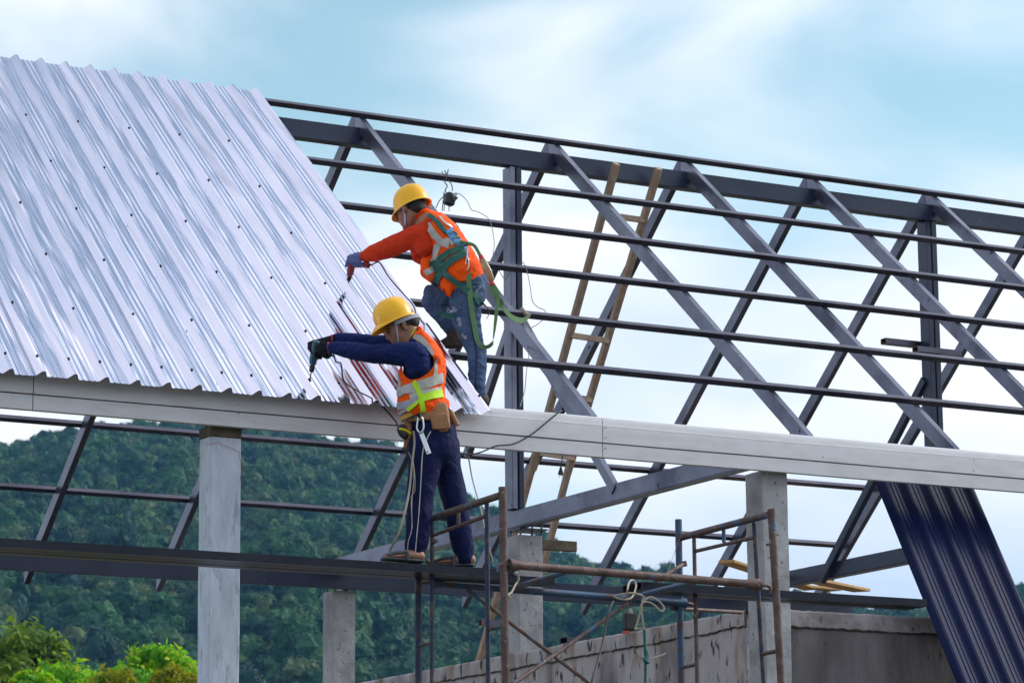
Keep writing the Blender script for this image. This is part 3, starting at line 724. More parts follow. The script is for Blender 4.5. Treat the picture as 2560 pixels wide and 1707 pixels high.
def cast(tree, x, y):
    d = ray(x, y).normalized(); h = tree.ray_cast(CAM, d)
    return h[0], h[1]
def strip(tree, px, width, name, mt, parent, off=.003, th=.0022, k=6, sub=2):
    P = smoothpath([Vector((a[0], a[1], 0)) for a in px], k)
    hits = []
    for p in P:
        h, n = cast(tree, p.x, p.y)
        if h is None:
            if not hits: continue
            D = (hits[-1][0]-CAM).dot(NH); g_ = PD(p.x, p.y, D); q = tree.find_nearest(g_); h, n = q[0], q[1]
        if n.dot(h-CAM) > 0: n = -n
        hits.append((h, n))
    if len(hits) < 2: return None
    # average the normals and positions a little
    H = [hits[0]] + [((hits[i-1][0]+hits[i][0]*2+hits[i+1][0])/4, (hits[i-1][1]+hits[i][1]+hits[i+1][1]).normalized()) for i in range(1, len(hits)-1)] + [hits[-1]]
    vs = []; fs = []; W_ = 4
    for i, (h, n) in enumerate(H):
        t = (H[min(i+1, len(H)-1)][0]-H[max(i-1, 0)][0]).normalized(); a = n.cross(t).normalized()
        row = []
        for j in range(W_+1):
            q = h + a*width*(j/W_-.5)
            g_ = tree.find_nearest(q + n*.01)
            c_ = g_[0] if (g_[0] is not None and (g_[0]-q).length < .03) else q
            nn = n
            row.append((c_, nn))
        for (c_, nn) in row: vs.append(c_ + nn*(off+th))
        for (c_, nn) in row: vs.append(c_ + nn*(off-.004))
    c = 2*(W_+1)
    for i in range(len(H)-1):
        for j in range(W_): fs.append((i*c+j, i*c+j+1, (i+1)*c+j+1, (i+1)*c+j))
        fs.append((i*c, (i+1)*c, (i+1)*c+W_+1, i*c+W_+1)); fs.append((i*c+W_, i*c+2*W_+1, (i+1)*c+2*W_+1, (i+1)*c+W_))
    m = MB(); m.add(vs, fs)
    return m.build(name, mt, parent, smooth=.8)
def webbing(pts, width, across, name, mt, parent, th=.002, k=6):
    P = smoothpath(pts, k); A = [Vector(a) for a in across] if isinstance(across[0], (tuple, list, Vector)) else [Vector(across)]*2
    vs = []; fs = []
    for i, p in enumerate(P):
        u = i/(len(P)-1)*(len(A)-1); j = min(int(u), len(A)-2); a = A[j].lerp(A[j+1], u-j)
        t = (P[min(i+1, len(P)-1)]-P[max(i-1, 0)]).normalized(); a = (a-t*a.dot(t)).normalized(); n = t.cross(a)
        for q in (a*width/2+n*th/2, a*-width/2+n*th/2, a*-width/2-n*th/2, a*width/2-n*th/2): vs.append(p+q)
    for i in range(len(P)-1):
        for j in range(4):
            j2 = (j+1) % 4; fs.append((i*4+j, i*4+j2, (i+1)*4+j2, (i+1)*4+j))
    n_ = (len(P)-1)*4; fs += [(0,1,2,3), (n_,n_+1,n_+2,n_+3)]
    m = MB(); m.add(vs, fs); return m.build(name, mt, parent, smooth=.8)
EZ = Vector((0,0,1)); E1 = Vector((-math.cos(YAW), math.sin(YAW), 0))      # E1: to picture-left, level
class HeadFrame:
    def __init__(s, c, tilt, face=None):
        t = R(tilt); f0 = face or E1
        s.c = c; s.f = f0*math.cos(t)-EZ*math.sin(t); s.u = EZ*math.cos(t)+f0*math.sin(t); s.s = s.u.cross(s.f).normalized()
        if s.s.dot(NH) > 0: s.s = -s.s                     # towards the camera
    def __call__(s, f, u, d=0): return s.c + s.f*f + s.u*u + s.s*d
def ell(mb, c, ax, n=14):
    """ellipsoid with half-axis vectors"""
    a, b, cc_ = ax; vs = []; fs = []; S = n//2
    for i in range(1, S):
        t = math.pi*i/S
        for k in range(n):
            p = 2*math.pi*k/n; vs.append(c + a*math.sin(t)*math.cos(p) + b*math.sin(t)*math.sin(p) + cc_*math.cos(t))
    top = len(vs); vs += [c+cc_, c-cc_]
    for i in range(S-2):
        for k in range(n):
            k2 = (k+1) % n; fs.append((i*n+k, i*n+k2, (i+1)*n+k2, (i+1)*n+k))
    for k in range(n):
        k2 = (k+1) % n; fs.append((top, k2, k)); fs.append((top+1, (S-2)*n+k, (S-2)*n+k2))
    mb.add(vs, fs)
def head_into(mb, H):
    ell(mb, H(-.012, .035), (H.f*.096, H.s*.074, H.u*.088), 22)
    mb.loft([H(.035, .03), H(.045, -.01), H(.048, -.05), H(.055, -.088)], [(.064, .048), (.062, .045), (.055, .042), (.036, .03)], H.s, 18)
    mb.loft([H(-.03, -.01), H(-.01, -.055), H(.03, -.085)], [(.062, .05), (.055, .045), (.045, .035)], H.s, 16)
    mb.loft([H(.086, .018), H(.097, -.004), H(.110, -.024), H(.104, -.034)], [(.009, .01), (.009, .012), (.012, .011), (.014, .009)], H.s, 10)
    ell(mb, H(.088, -.036, .010), (H.f*.014, H.s*.011, H.u*.010), 10); ell(mb, H(.088, -.036, -.010), (H.f*.014, H.s*.011, H.u*.010), 10)
    ell(mb, H(.088, -.056), (H.f*.014, H.s*.024, H.u*.0075), 10); ell(mb, H(.086, -.069), (H.f*.013, H.s*.021, H.u*.008), 10)
    ell(mb, H(.080, -.094), (H.f*.018, H.s*.022, H.u*.018), 10)
    ell(mb, H(.080, .024), (H.f*.014, H.s*.048, H.u*.010), 12)
    for d in (1, -1):
        ell(mb, H(.058, -.022, .036*d), (H.f*.022, H.s*.018, H.u*.018), 10)      # cheek
        mb.loft([H(-.004, -.035, .070*d), H(-.012, -.012, .078*d), H(-.016, .012, .080*d), H(-.002, .018, .076*d)], [(.007, .010), (.006, .016), (.006, .014), (.006, .008)], H.s, 10)
def helmet(H, parent, L_=.124, Wd=.104, Hh=.148):
    """hard hat: domed shell with a crest, side ribs, rim and peak; H is the rim's frame"""
    mb = MB(); n = 48; rings = 13; vs = []; fs = []
    for i in range(rings+1):
        t = i/rings*math.pi/2
        for k in range(n):
            a = 2*math.pi*k/n; ca, sa = math.cos(a), math.sin(a)
            rr = math.sin(t)**.80
            f = L_*ca*rr; s = Wd*sa*rr; u = Hh*math.cos(t)**.82 + .024*max(0, ca)**3*(t/(math.pi/2))**5
            q = Vector((f, u, s)); nn = Vector((f/L_**2, u/Hh**2, s/Wd**2)).normalized()
            ridge = .006*math.exp(-(s/.011)**2) + .0035*math.exp(-((abs(s)-.034)/.008)**2)
            ridge *= max(0, min(1, (u-.03)/.06)) * (1 if f > -.1 else .4)
            q += nn*ridge
            vs.append(H(q.x, q.y, q.z))
    for i in range(rings):
        for k in range(n):
            k2 = (k+1) % n; fs.append((i*n+k, i*n+k2, (i+1)*n+k2, (i+1)*n+k))
    # rim and peak
    prof = [(0, 0), (.004, -.004), (.5, -.005), (1, -.012), (1, -.018), (.5, -.012), (0, -.012)]
    base = rings*n; prevrow = [base+k for k in range(n)]
    for (w_, dz) in prof:
        row = []
        for k in range(n):
            a = 2*math.pi*k/n; ca, sa = math.cos(a), math.sin(a)
            out = .008 + (.034 * max(0, ca)**2.2) + .003*max(0, -ca)
            if w_ == 0 and dz < -.01: out_ = -.004
            else: out_ = out*w_
            droop = .024*max(0, ca)**3*(1-w_) - .004*max(0, ca)**2*w_
            f = (L_+out_)*ca; s = (Wd+out_*.75)*sa
            vs.append(H(f, dz+droop, s)); row.append(len(vs)-1)
        for k in range(n):
            k2 = (k+1) % n; fs.append((prevrow[k], prevrow[k2], row[k2], row[k]))
        prevrow = row
    # lining
    for i in range(rings, -1, -2):
        t = i/rings*math.pi/2; row = []
        for k in range(n):
            a = 2*math.pi*k/n; rr = math.sin(t)**.80
            vs.append(H((L_-.004)*math.cos(a)*rr, (Hh-.004)*math.cos(t)**.82-.004, (Wd-.004)*math.sin(a)*rr)); row.append(len(vs)-1)
        for k in range(n):
            k2 = (k+1) % n; fs.append((prevrow[k], prevrow[k2], row[k2], row[k]))
        prevrow = row
    mb.add(vs, fs)
    o = mb.build('hard_hat', M['helmet'], parent, smooth=.9)
    return o
def grip_hand(mb, c, axis, up, out, wrist, n_f=4, sp=.021, r=.0105, R_=.027):
    """hand closed round a handle: c = handle point under the first finger, axis along the handle, up = palm side, out = knuckle side"""
    axis, up, out = axis.normalized(), up.normalized(), out.normalized()
    ln = [1.0, 1.12, 1.05, .88]
    for i in range(n_f):
        b = c + axis*sp*i; q = ln[i]
        mb.loft([b+up*R_*1.25-out*.006, b+up*R_*.75+out*R_*.95*q, b-up*R_*.35+out*R_*1.1*q, b-up*R_*1.05*q+out*R_*.35, b-up*R_*.85-out*R_*.35*q],
                [r*1.12, r*1.08, r, r*.93, r*.85], axis, 10, dome=2)
    k0 = c + axis*sp*.2 + up*R_*1.3; k1 = c + axis*sp*(n_f-1.0) + up*R_*1.25
    mid = (k0+k1)/2
    pd = (wrist-mid)
    side = axis - pd.normalized()*axis.dot(pd.normalized())
    mb.loft([mid+out*.004, mid+pd*.45, wrist], [(.038, .017), (.034, .018), (.026, .021)], (axis*.6+side*.8), 14, dome=2)
    # thumb leaves the side of the palm and closes from the other side
    tb0 = mid+pd*.5-out*.012 - axis*.012
    mb.loft([tb0, c-axis*.002+up*.016-out*R_*1.05, c+axis*.008-up*.006-out*R_*1.15, c+axis*.012-up*.022-out*R_*.7], [.016, .0135, .012, .0105], axis, 10, dome=2)

# ------------------------------------------------------------------ the worker standing on the walkway
D1 = 18.44
def K1(x, y, s=0): return PD(x, y, D1+s)
zfeet = ZT
base1 = Vector((K1(1085, 1412).x, K1(1085, 1412).y, ZT))
w1 = thing('person', base1, 'lower worker in navy clothes and orange vest standing on the walkway, both arms stretched out', 'person', 'roofers in hard hats and vests')
H1 = HeadFrame(K1(1005, 816), 26)
b = MB()
head_into(b, H1)
SD = -NH                                        # towards the camera
# neck, torso, limbs (skin)
b.loft([H1(-.03, -.03), K1(1033, 862), K1(1052, 885)], [.052, .056, .07], SD, 16)
b.loft([K1(1056, 880), K1(1054, 930), K1(1058, 1000), K1(1078, 1065)], [(.15, .085), (.15, .10), (.135, .095), (.14, .095)], SD, 18)
for s_, hip, kn, an in ((-.085, (1078,1085), (1049,1240), (1034,1390)), (.095, (1100,1085), (1136,1250), (1162,1394))):
    b.loft([K1(*hip, s_), K1(*kn, s_), K1(*an, s_)], [.075, .052, .036], SD, 14)
def foot(mb, an, heel, toe, r0=.034):
    d = (toe-heel).normalized()
    mb.loft([an, heel+EZ*.035+d*.01], [.035, .034], SD, 12)
    mb.loft([heel+EZ*.028, heel.lerp(toe, .35)+EZ*.034, heel.lerp(toe, .72)+EZ*.022, toe+EZ*.012], [(.032, .027), (.036, .03), (.044, .02), (.03, .011)], d.cross(EZ), 14)
zf_ = ZT+.022
hl1 = PZ(1055, 1411, zf_); to1 = PZ(968, 1408, zf_); 
def onwalk(x, Y, z): 
    return Vector((x, Y, z))
p_h = PY(1052, 1400, 16.275); p_t = PY(968, 1400, 16.275); hl1 = Vector((p_h.x, p_h.y, zf_)); to1 = Vector((p_t.x, p_t.y, zf_))
p_h = PY(1180, 1400, 16.30); p_t = PY(1124, 1400, 16.37); hl2 = Vector((p_h.x, p_h.y, zf_)); to2 = Vector((p_t.x, p_t.y, zf_))
d2 = (to2-hl2).normalized(); to2 = hl2+d2*.235; d1_ = (to1-hl1).normalized(); to1 = hl1+d1_*.24
foot(b, K1(1034, 1390, -.085), hl1, to1); foot(b, K1(1162, 1394, .095), hl2, to2)
# arms
SH1n, EL1n, WR1n = K1(1038, 886, -.155), K1(924, 884, -.02), K1(826, 868, .13)
SH1f, EL1f, WR1f = K1(1040, 868, .165), K1(922, 858, .22), K1(838, 846, .24)
b.loft([SH1n, EL1n, WR1n], [.05, .038, .026], EZ, 14); b.loft([SH1f, EL1f, WR1f], [.05, .038, .026], EZ, 14)
hnd1 = K1(803, 870, .17); hnd1f = K1(800, 853, .25)
b.loft([WR1n, WR1n.lerp(hnd1, .6)], [.018, .012], EZ, 12); b.loft([WR1f, WR1f.lerp(hnd1f, .6)], [.018, .012], EZ, 12)
body1 = organic(b, 'body', M['skin'], w1, .0065, 3)
# hair
h = MB(); ell(h, H1(-.010, .020), (H1.f*.094, H1.s*.079, H1.u*.070), 20); ell(h, H1(-.062, .002), (H1.f*.052, H1.s*.068, H1.u*.048), 16)
h.loft([H1(.018, .01, .068), H1(.015, -.012, .070)], [(.008, .008), (.006, .006)], H1.f, 8)
organic(h, 'hair', M['hair'], w1, .007, 2, fold=.002, fscale=(80,80,80), cut=lambda c: (c-H1.c).dot(H1.f) > .052 or ((c-H1.c).dot(H1.f) > .012 and (c-H1.c).dot(H1.u) < .012))
HH1 = HeadFrame(K1(988, 802), 24.5)
helmet(HH1, w1, .118, .102, .140)
t1 = bvh([body1])
strip(t1, [(988, 806), (991, 820), (994, 836), (996, 853)], .011, 'chin_strap', M['strap'], w1, off=.006)
mbb = MB(); vs = []
for i in range(15):
    a = R(60 + i*17)                                      # from the near temple round the nape to the far temple
    vs.append(HeadFrame(H1.c, 20)(-.012+.106*math.cos(a), .026-.012*math.sin(abs(a-math.pi)/2.2) , .087*math.sin(a)))
webbing(vs, .024, [tuple(HeadFrame(H1.c, 20).u)]*2, 'helmet_headband', M['band'], w1, th=.003, k=2)
ell(mbb, H1(.022, .022, .083), (H1.f*.011, H1.s*.006, H1.u*.011), 10); mbb.build('strap_button', M['band'], w1, smooth=1)
for d in (1, -1):
    e = MB(); ell(e, H1(.080, -.001, .032*d), (H1.f*.010, H1.s*.014, H1.u*.0045), 10); e.build('eye', M['eye'], w1, smooth=1)
    e = MB(); e.loft([H1(.090, .014, .014*d), H1(.089, .019, .030*d), H1(.080, .014, .046*d)], [(.004,.003)]*3, H1.u, 8); e.build('eyebrow', M['hair'], w1, smooth=1)
# shirt
b = MB()
b.loft([K1(1040, 862), K1(1052, 882), K1(1056, 930), K1(1056, 1000), K1(1066, 1060)], [(.10, .055), (.165, .10), (.165, .115), (.15, .11), (.155, .11)], SD, 20)
def sleeve(mb, S_, E_, W_, rs, r_e, r_w):
    mb.loft([S_, S_.lerp(E_, .35), S_.lerp(E_, .75), E_, E_.lerp(W_, .4), E_.lerp(W_, .85), W_.lerp(E_, .03)], [rs, rs*.9, r_e*1.08, r_e, r_e*.95, r_w*1.15, r_w], EZ, 18, dome=2)
sleeve(b, SH1n, EL1n, WR1n, .076, .055, .036); sleeve(b, SH1f, EL1f, WR1f, .075, .052, .034)
b.loft([SH1n+E1*-.01-EZ*.01, SH1n+E1*-.02-EZ*.08], [.078, .07], SD, 16)
shirt1 = organic(b, 'long_sleeve_shirt', M['shirt_n'], w1, .009, 4, fold=.004, fscale=(20, 14, 26), seed=2)
# trousers with gathered cuffs
b = MB()
b.loft([K1(1082, 1052), K1(1084, 1090), K1(1088, 1125)], [(.165, .13), (.17, .138), (.17, .135)], SD, 20)
b.loft([K1(1068, 1110, -.085), K1(1060, 1170, -.085), K1(1050, 1240, -.085), K1(1047, 1300, -.085), K1(1040, 1360, -.085), K1(1037, 1380, -.085), K1(1036, 1398, -.085)],
       [(.10, .108), (.095, .092), (.082, .080), (.075, .072), (.073, .070), (.055, .056), (.05, .05)], SD, 20, dome=2)
b.loft([K1(1108, 1110, .085), K1(1118, 1170, .09), K1(1136, 1245, .095), K1(1148, 1310, .095), K1(1158, 1370, .095), K1(1162, 1384, .095), K1(1163, 1398, .095)],
       [(.10, .096), (.09, .082), (.080, .076), (.072, .068), (.068, .065), (.055, .054), (.05, .05)], SD, 20, dome=2)
pants1 = organic(b, 'track_trousers', M['pants_n'], w1, .009, 5, fold=.006, fscale=(10, 10, 5), seed=5)
tp1 = bvh([pants1])
strip(tp1, [(1077,1078), (1066,1100), (1057,1130), (1053,1190), (1049,1260), (1044,1320), (1038,1382)], .006, 'side_piping', M['pipe_w'], w1, off=.002, th=.001, k=5)
strip(tp1, [(1032,1140), (1036,1190), (1030,1250), (1030,1320), (1022,1350), (1019,1375)], .004, 'side_piping', M['pipe_w'], w1, off=.002, th=.001, k=5)
# hi-vis vest, cut away round the near arm
b = MB()
b.loft([K1(1046, 848), K1(1056, 870), K1(1060, 900), K1(1056, 940), K1(1052, 980), K1(1054, 1010), K1(1062, 1028)], [(.09, .052), (.145, .090), (.175, .128), (.18, .140), (.176, .138), (.178, .142), (.186, .155)], SD, 26, dome=2)
b.loft([K1(1058, 842, -.05), K1(1072, 868, -.08), K1(1080, 900, -.10)], [(.06, .03), (.075, .045), (.075, .06)], SD, 16)
b.loft([K1(1052, 838, .04), K1(1066, 862, .08)], [(.05, .03), (.07, .045)], SD, 14)
b.loft([K1(1049, 822, 0), K1(1058, 842, 0), K1(1066, 862, 0)], [(.05, .012), (.07, .022), (.1, .03)], SD, 16)
def px(c):
    d = c-CAM; z = d.dot(FWD); return 1280+FPX*d.dot(RT)/z, 853.5-FPX*d.dot(UPV)/z
def inpoly(x, y, P):
    r = False; j = len(P)-1
    for i in range(len(P)):
        if (P[i][1] > y) != (P[j][1] > y) and x < (P[j][0]-P[i][0])*(y-P[i][1])/(P[j][1]-P[i][1])+P[i][0]: r = not r
        j = i
    return r
ARM1 = [(985, 905), (1010, 850), (1026, 845), (1052, 858), (1072, 880), (1087, 906), (1075, 926), (1050, 943), (1028, 948), (1012, 938), (1004, 915)]
def cut1(c):
    s = (c-w1.location).dot(NH); x, y = px(c)
    near = (c.dot(NH) < D1-.02)
    if near and inpoly(x, y, ARM1): return True
    if (c.dot(NH) > D1+.05) and inpoly(x, y, [(975, 860), (1040, 850), (1075, 880), (1070, 930), (1010, 945), (990, 915)]): return True
    if y > 1036 + 3*math.sin(x*.11): return True
    return False
vest1 = organic(b, 'hi_vis_vest', M['vest'], w1, .0075, 4, fold=.006, fscale=(12, 12, 16), seed=11, cut=cut1, solid=.003)
# slacken: the vest flares at the hem
tv1 = bvh([vest1, pants1])
tvo = bvh([vest1])
def z2(x, y): return (740+x*.24236, 700+y*.24236)
def S1(pts, w_, nm, mt, off=.003, tree=None): return strip(tree or tvo, [z2(*p) for p in pts], w_, nm, M[mt], w1, off=off)
S1([(1215,590), (1300,620), (1370,700), (1410,800), (1445,850)], .040, 'reflective_tape', 'tape')
S1([(1050,875), (1055,960), (1080,1100)], .026, 'reflective_tape', 'tape')
S1([(1435,870), (1440,960), (1400,1030)], .028, 'reflective_tape', 'tape')
S1([(1035,1155), (1150,1130), (1280,1080), (1400,1045), (1515,1010)], .058, 'reflective_tape', 'tape', .0045)
S1([(1180,1215), (1270,1170), (1390,1150), (1500,1135)], .036, 'reflective_tape', 'tape', .0035)
S1([(1042,1305), (1120,1285), (1200,1262), (1275,1245)], .044, 'reflective_tape', 'band', .005)
S1([(1055,1385), (1130,1340), (1190,1320)], .022, 'reflective_tape', 'tape', .004)
S1([(1100,875), (1150,950), (1210,1040), (1262,1130), (1285,1215)], .032, 'safety_harness', 'lime', .012, tv1)
S1([(1290,1225), (1400,1195), (1500,1165)], .044, 'safety_harness', 'lime', .009, tv1)
S1([(1290,1215), (1305,1290), (1320,1390)], .032, 'safety_harness', 'lime', .018, tv1)
S1([(1160,1340), (1230,1290), (1290,1240)], .022, 'safety_harness', 'lime', .010, tv1)
for pts in ([(1185,590), (1215,540), (1240,500)],):
    webbing([K1(*z2(1180,585), -.075), K1(*z2(1215,535), -.05), K1(*z2(1240,505), -.01), K1(*z2(1235,490), .05)], .022, [tuple(SD), tuple(EZ)], 'safety_harness', M['lime'], w1)
# leather tool belt with pouches, hung round the hips
belt = MB()
def z3(x, y): return (860+x*.26786, 1040+y*.26786)
belt.loft([K1(1078, 1042), K1(1078, 1062)], [(.178, .150), (.182, .152)], SD, 26, dome=1)
bo = organic(belt, 'tool_belt', M['leather'], w1, .009, 2, cut=lambda c: abs((c-K1(1078, 1052)).z) > .028, solid=.004)
pb = MB(); pb.loft([K1(*z2(1470,1300), -.13), K1(*z2(1490,1400), -.14), K1(*z2(1510,1520), -.145)], [(.030, .052), (.036, .054), (.036, .048)], SD, 16, dome=1, power=4)
pouch = organic(pb, 'leather_pouch', M['leather'], w1, .006, 2)
pb = MB(); pb.bar(K1(*z2(1375,1385), -.185), K1(*z2(1560,1370), -.185), K1(*z2(1410,1540), -.19)-K1(*z2(1375,1385), -.185), NH*.008); pb.build('pouch_pocket', M['leather'], w1, bevel=.004, smooth=.6)
MB().tube([K1(*z2(1590,1350), -.12), K1(*z2(1665,1500), -.12)], [.015, .018], 10).build('hammer_loop', M['leather'], w1, smooth=.7)
pb = MB(); pb.loft([K1(1018, 1062, -.08), K1(1020, 1090, -.09), K1(1014, 1120, -.08)], [(.03, .032), (.03, .022), (.015, .014)], SD, 14, dome=1, power=3)
organic(pb, 'leather_pouch', M['leather'], w1, .006, 2)
pb = MB(); pb.loft([K1(1003, 1068, -.11), K1(1009, 1082, -.11), K1(1013, 1092, -.11)], [(.022, .03), (.022, .032), (.02, .022)], SD, 12, dome=1, power=3); organic(pb, 'tape_measure', M['black'], w1, .005, 1)
pb = MB(); pb.loft([K1(1000, 1072, -.125), K1(1014, 1075, -.127), K1(1026, 1083, -.125)], [(.012, .008)]*3, SD, 10); pb.build('tape_measure_edge', M['yellow'], w1, smooth=.8)
MB().bar(K1(1000, 1042, -.155), K1(1036, 1025, -.155), K1(1003, 1052, -.155)-K1(1000, 1042, -.155), NH*.01).build('buckle_pad', M['orange_g'], w1, bevel=.002)
MB().bar(K1(1000, 1039, -.150), K1(1046, 1017, -.150), K1(1004, 1056, -.150)-K1(1000, 1039, -.150), NH*.008).build('buckle_plate', M['sandal'], w1, bevel=.002)
# snap hook and steel square hanging at the hip
def ring3(pts, r, name, mt, parent, k=5):
    P = smoothpath(pts + [pts[0]], k); return MB().tube(P, r, 8).build(name, mt, parent, smooth=.8)
ring3([K1(1046, 1042, -.235), K1(1055, 1044, -.235), K1(1059, 1062, -.235), K1(1057, 1076, -.235), K1(1049, 1081, -.235), K1(1042, 1070, -.235)], .0055, 'snap_hook', M['chrome'], w1)
MB().bar(K1(1047, 1083, -.225), K1(1067, 1136, -.225), K1(1058, 1079, -.225)-K1(1047, 1083, -.225), NH*.003).build('steel_square', M['chrome'], w1, bevel=.001)
MB().tube([K1(1068, 1129, -.228), K1(1068.3, 1129.5, -.230)], .004, 8).build('square_hole', M['black'], w1)
MB().tube([K1(1046, 1034, -.235), K1(1050, 1044, -.235)], [.016, .010], 8).build('webbing_end', M['black'], w1, smooth=.8)
# lanyard rope from the belt to the feet
m = MB().tube(smoothpath([K1(1034, 1078, -.23), K1(1036, 1110, -.2), K1(1030, 1160, -.2), K1(1024, 1220, -.2), K1(1012, 1280, -.25), K1(996, 1335, -.23), K1(977, 1370, -.12), K1(975, 1390, -.1), K1(981, 1402, -.08)]), .0065, 8)
m.build('lanyard_rope', M['rope'], w1, smooth=.8)
m = MB().tube(smoothpath([K1(1022, 1130, -.13), K1(1035, 1170, -.25), K1(1037, 1225, -.25), K1(1028, 1245, -.245), K1(1031, 1320, -.24)]), .0022, 6)
m.build('thin_cord', M['rope'], w1, smooth=.8)
# gloves closed on the drill
tipd = PY(773, 958, 16.93); 
dr_top = K1(790, 866, .20)
ax = (tipd-dr_top).normalized()
hdir = (K1(826, 886, .16)-K1(794, 872, .20)).normalized()
b = MB(); grip_hand(b, K1(797, 876, .185), hdir, (EZ*.9+E1*.2).normalized(), (SD*.9+E1*.3).normalized(), K1(824, 868, .13), R_=.026)
organic(b, 'glove', M['glove_b'], w1, .0042, 2)
b = MB(); grip_hand(b, K1(783, 868, .225), (hdir*.8-EZ*.4), (EZ*.95+E1*.1).normalized(), (E1*.9+SD*.5).normalized(), K1(836, 846, .235), R_=.028)
organic(b, 'glove', M['glove_b'], w1, .0042, 2)
for q in (K1(822, 869, .13), K1(831, 848, .235)):
    MB().tube([q+E1*.006, q-E1*.002], .034 if q.dot(NH) < D1+.18 else .031, 14).build('red_glove_cuff', M['redband'], w1, smooth=.7)
# clogs
for hl, to in ((hl1, to1), (hl2, to2)):
    d = (to-hl).normalized(); s_ = d.cross(EZ)
    b = MB(); b.loft([hl-d*.005, hl.lerp(to, .4), hl.lerp(to, .75), to+d*.008], [(.036, .011), (.04, .011), (.049, .011), (.036, .010)], s_, 18, dome=2)
    b.loft([hl.lerp(to, .42)+EZ*.045, hl.lerp(to, .72)+EZ*.036, hl.lerp(to, .95)+EZ*.02], [(.045, .014), (.052, .014), (.042, .012)], s_, 16, dome=2)
    b.loft([hl.lerp(to, .45)+s_*.04+EZ*.04, hl.lerp(to, .45)+s_*.04], [.012, .014], d, 8); b.loft([hl.lerp(to, .45)-s_*.04+EZ*.04, hl.lerp(to, .45)-s_*.04], [.012, .014], d, 8)
    organic(b, 'clog', M['sandal'], w1, .006, 1)
def drill(top, tip, hdir, hl, label, mt, r=.024):
    root = thing('power_drill', top, label, 'power drill', 'corded power drills')
    ax = (tip-top).normalized(); Lg = (tip-top).length; q = lambda t: top+ax*t
    b1 = Lg*.50; b2 = Lg*.70
    MB().tube([q(-.035), q(-.028), q(0), q(b1*.5), q(b1*.9), q(b1)], [r*.6, r*.95, r*1.05, r*1.02, r*.9, r*.6], 16).build('housing', M[mt], root, smooth=.8)
    MB().tube([q(b1), q(b1+.006), q(b2*.96), q(b2)], [r*.5, r*.66, r*.6, r*.35], 12).build('chuck', M['black'], root, smooth=.8)
    MB().tube([q(b2), q(Lg-.022), q(Lg-.02), q(Lg)], [.004, .004, .006, .0055], 8).build('driver_bit', M['shoe'], root, smooth=.8)
    h0 = q(.012); MB().loft([h0, h0+hdir*hl*.4, h0+hdir*hl*.8, h0+hdir*hl], [(.020, .016), (.019, .015), (.019, .016), (.024, .018)], ax, 14).build('handle', M[mt], root, smooth=.8)
    MB().tube([h0+hdir*hl, h0+hdir*(hl+.035)], [.008, .005], 8).build('cord_sleeve', M['black'], root, smooth=.8)
    return h0+hdir*(hl+.03)
cord1 = drill(dr_top, tipd, hdir, .105, 'dark teal power drill in the lower worker\'s black gloves', 'teal', .026)

# ------------------------------------------------------------------ the worker climbing on the purlins
D2 = 19.62
def K2(x, y, s=0): return PD(x, y, D2+s)
base2 = K2(1190, 1000); 
w2 = thing('person', base2, 'upper worker in torn jeans, orange vest and green harness climbing the purlins', 'person', 'roofers in hard hats and vests')
def y1(x, y): return (800+x*.24232, 420+y*.24232)
def y5(x, y): return (1000+x*.2678, 620+y*.2678)
f2 = (E1*.84+NH*.54).normalized()
H2 = HeadFrame(K2(1024, 523), 24, f2)
b = MB(); head_into(b, H2)
b.loft([H2(-.03, -.03), K2(1052, 545), K2(1066, 562)], [.05, .055, .07], SD, 14)
b.loft([K2(1070, 562), K2(1098, 605), K2(1122, 650), K2(1152, 697)], [(.15, .085), (.15, .10), (.13, .095), (.14, .10)], SD, 18)
HIPn, KNn, ANn = K2(1165, 715, -.02), K2(1176, 838, -.03), K2(1198, 990, -.10)
HIPf, KNf, ANf = K2(1150, 708, .14), K2(1072, 736, .20), K2(1126, 826, .24)
b.loft([HIPn, K2(*y5(630, 680), -.03), K2(*y5(662, 820), -.03), K2(*y5(716, 960), -.05), K2(*y5(722, 1120), -.08), K2(*y5(720, 1280), -.10), ANn], [.07, .055, .045, .04, .036, .032, .03], SD, 14); b.loft([HIPf, K2(*y5(290, 450), .20), K2(*y5(355, 570), .22), K2(*y5(470, 735), .24)], [.07, .05, .04, .034], SD, 14)
SH2, EL2, WR2 = K2(1040, 590, -.11), K2(962, 624, .06), K2(910, 641, .16)
b.loft([SH2, EL2, WR2], [.052, .038, .026], EZ, 14); hnd2 = K2(890, 650, .2); b.loft([WR2, WR2.lerp(hnd2, .6)], [.018, .012], EZ, 12)
SH2f, EL2f, WR2f = K2(1042, 575, .2), K2(1046, 640, .36), K2(1092, 662, .32)
b.loft([SH2f, EL2f, WR2f], [.05, .038, .028], EZ, 12)
body2 = organic(b, 'body', M['skin'], w2, .0065, 3)
h = MB(); ell(h, H2(-.012, .024), (H2.f*.096, H2.s*.080, H2.u*.076), 20); ell(h, H2(-.055, -.01), (H2.f*.060, H2.s*.070, H2.u*.062), 16)
organic(h, 'hair', M['hair'], w2, .007, 2, fold=.002, fscale=(80,80,80), cut=lambda c: (c-H2.c).dot(H2.f) > .055 or ((c-H2.c).dot(H2.f) > .012 and (c-H2.c).dot(H2.u) < .005))
HH2 = HeadFrame(K2(1031, 516), 22.5, f2)
helmet(HH2, w2, .120, .104, .142)
t2 = bvh([body2])
strip(t2, [(1009, 517), (1011, 535), (1014, 552), (1015, 562)], .010, 'chin_strap', M['strap'], w2, off=.006)
vs = []
for i in range(15):
    a = R(60 + i*17); vs.append(H2(-.012+.108*math.cos(a), .02-.018*math.sin(abs(a-math.pi)/2.2), .089*math.sin(a)))
webbing(vs, .028, [tuple(H2.u)]*2, 'helmet_headband', M['band'], w2, th=.003, k=2)
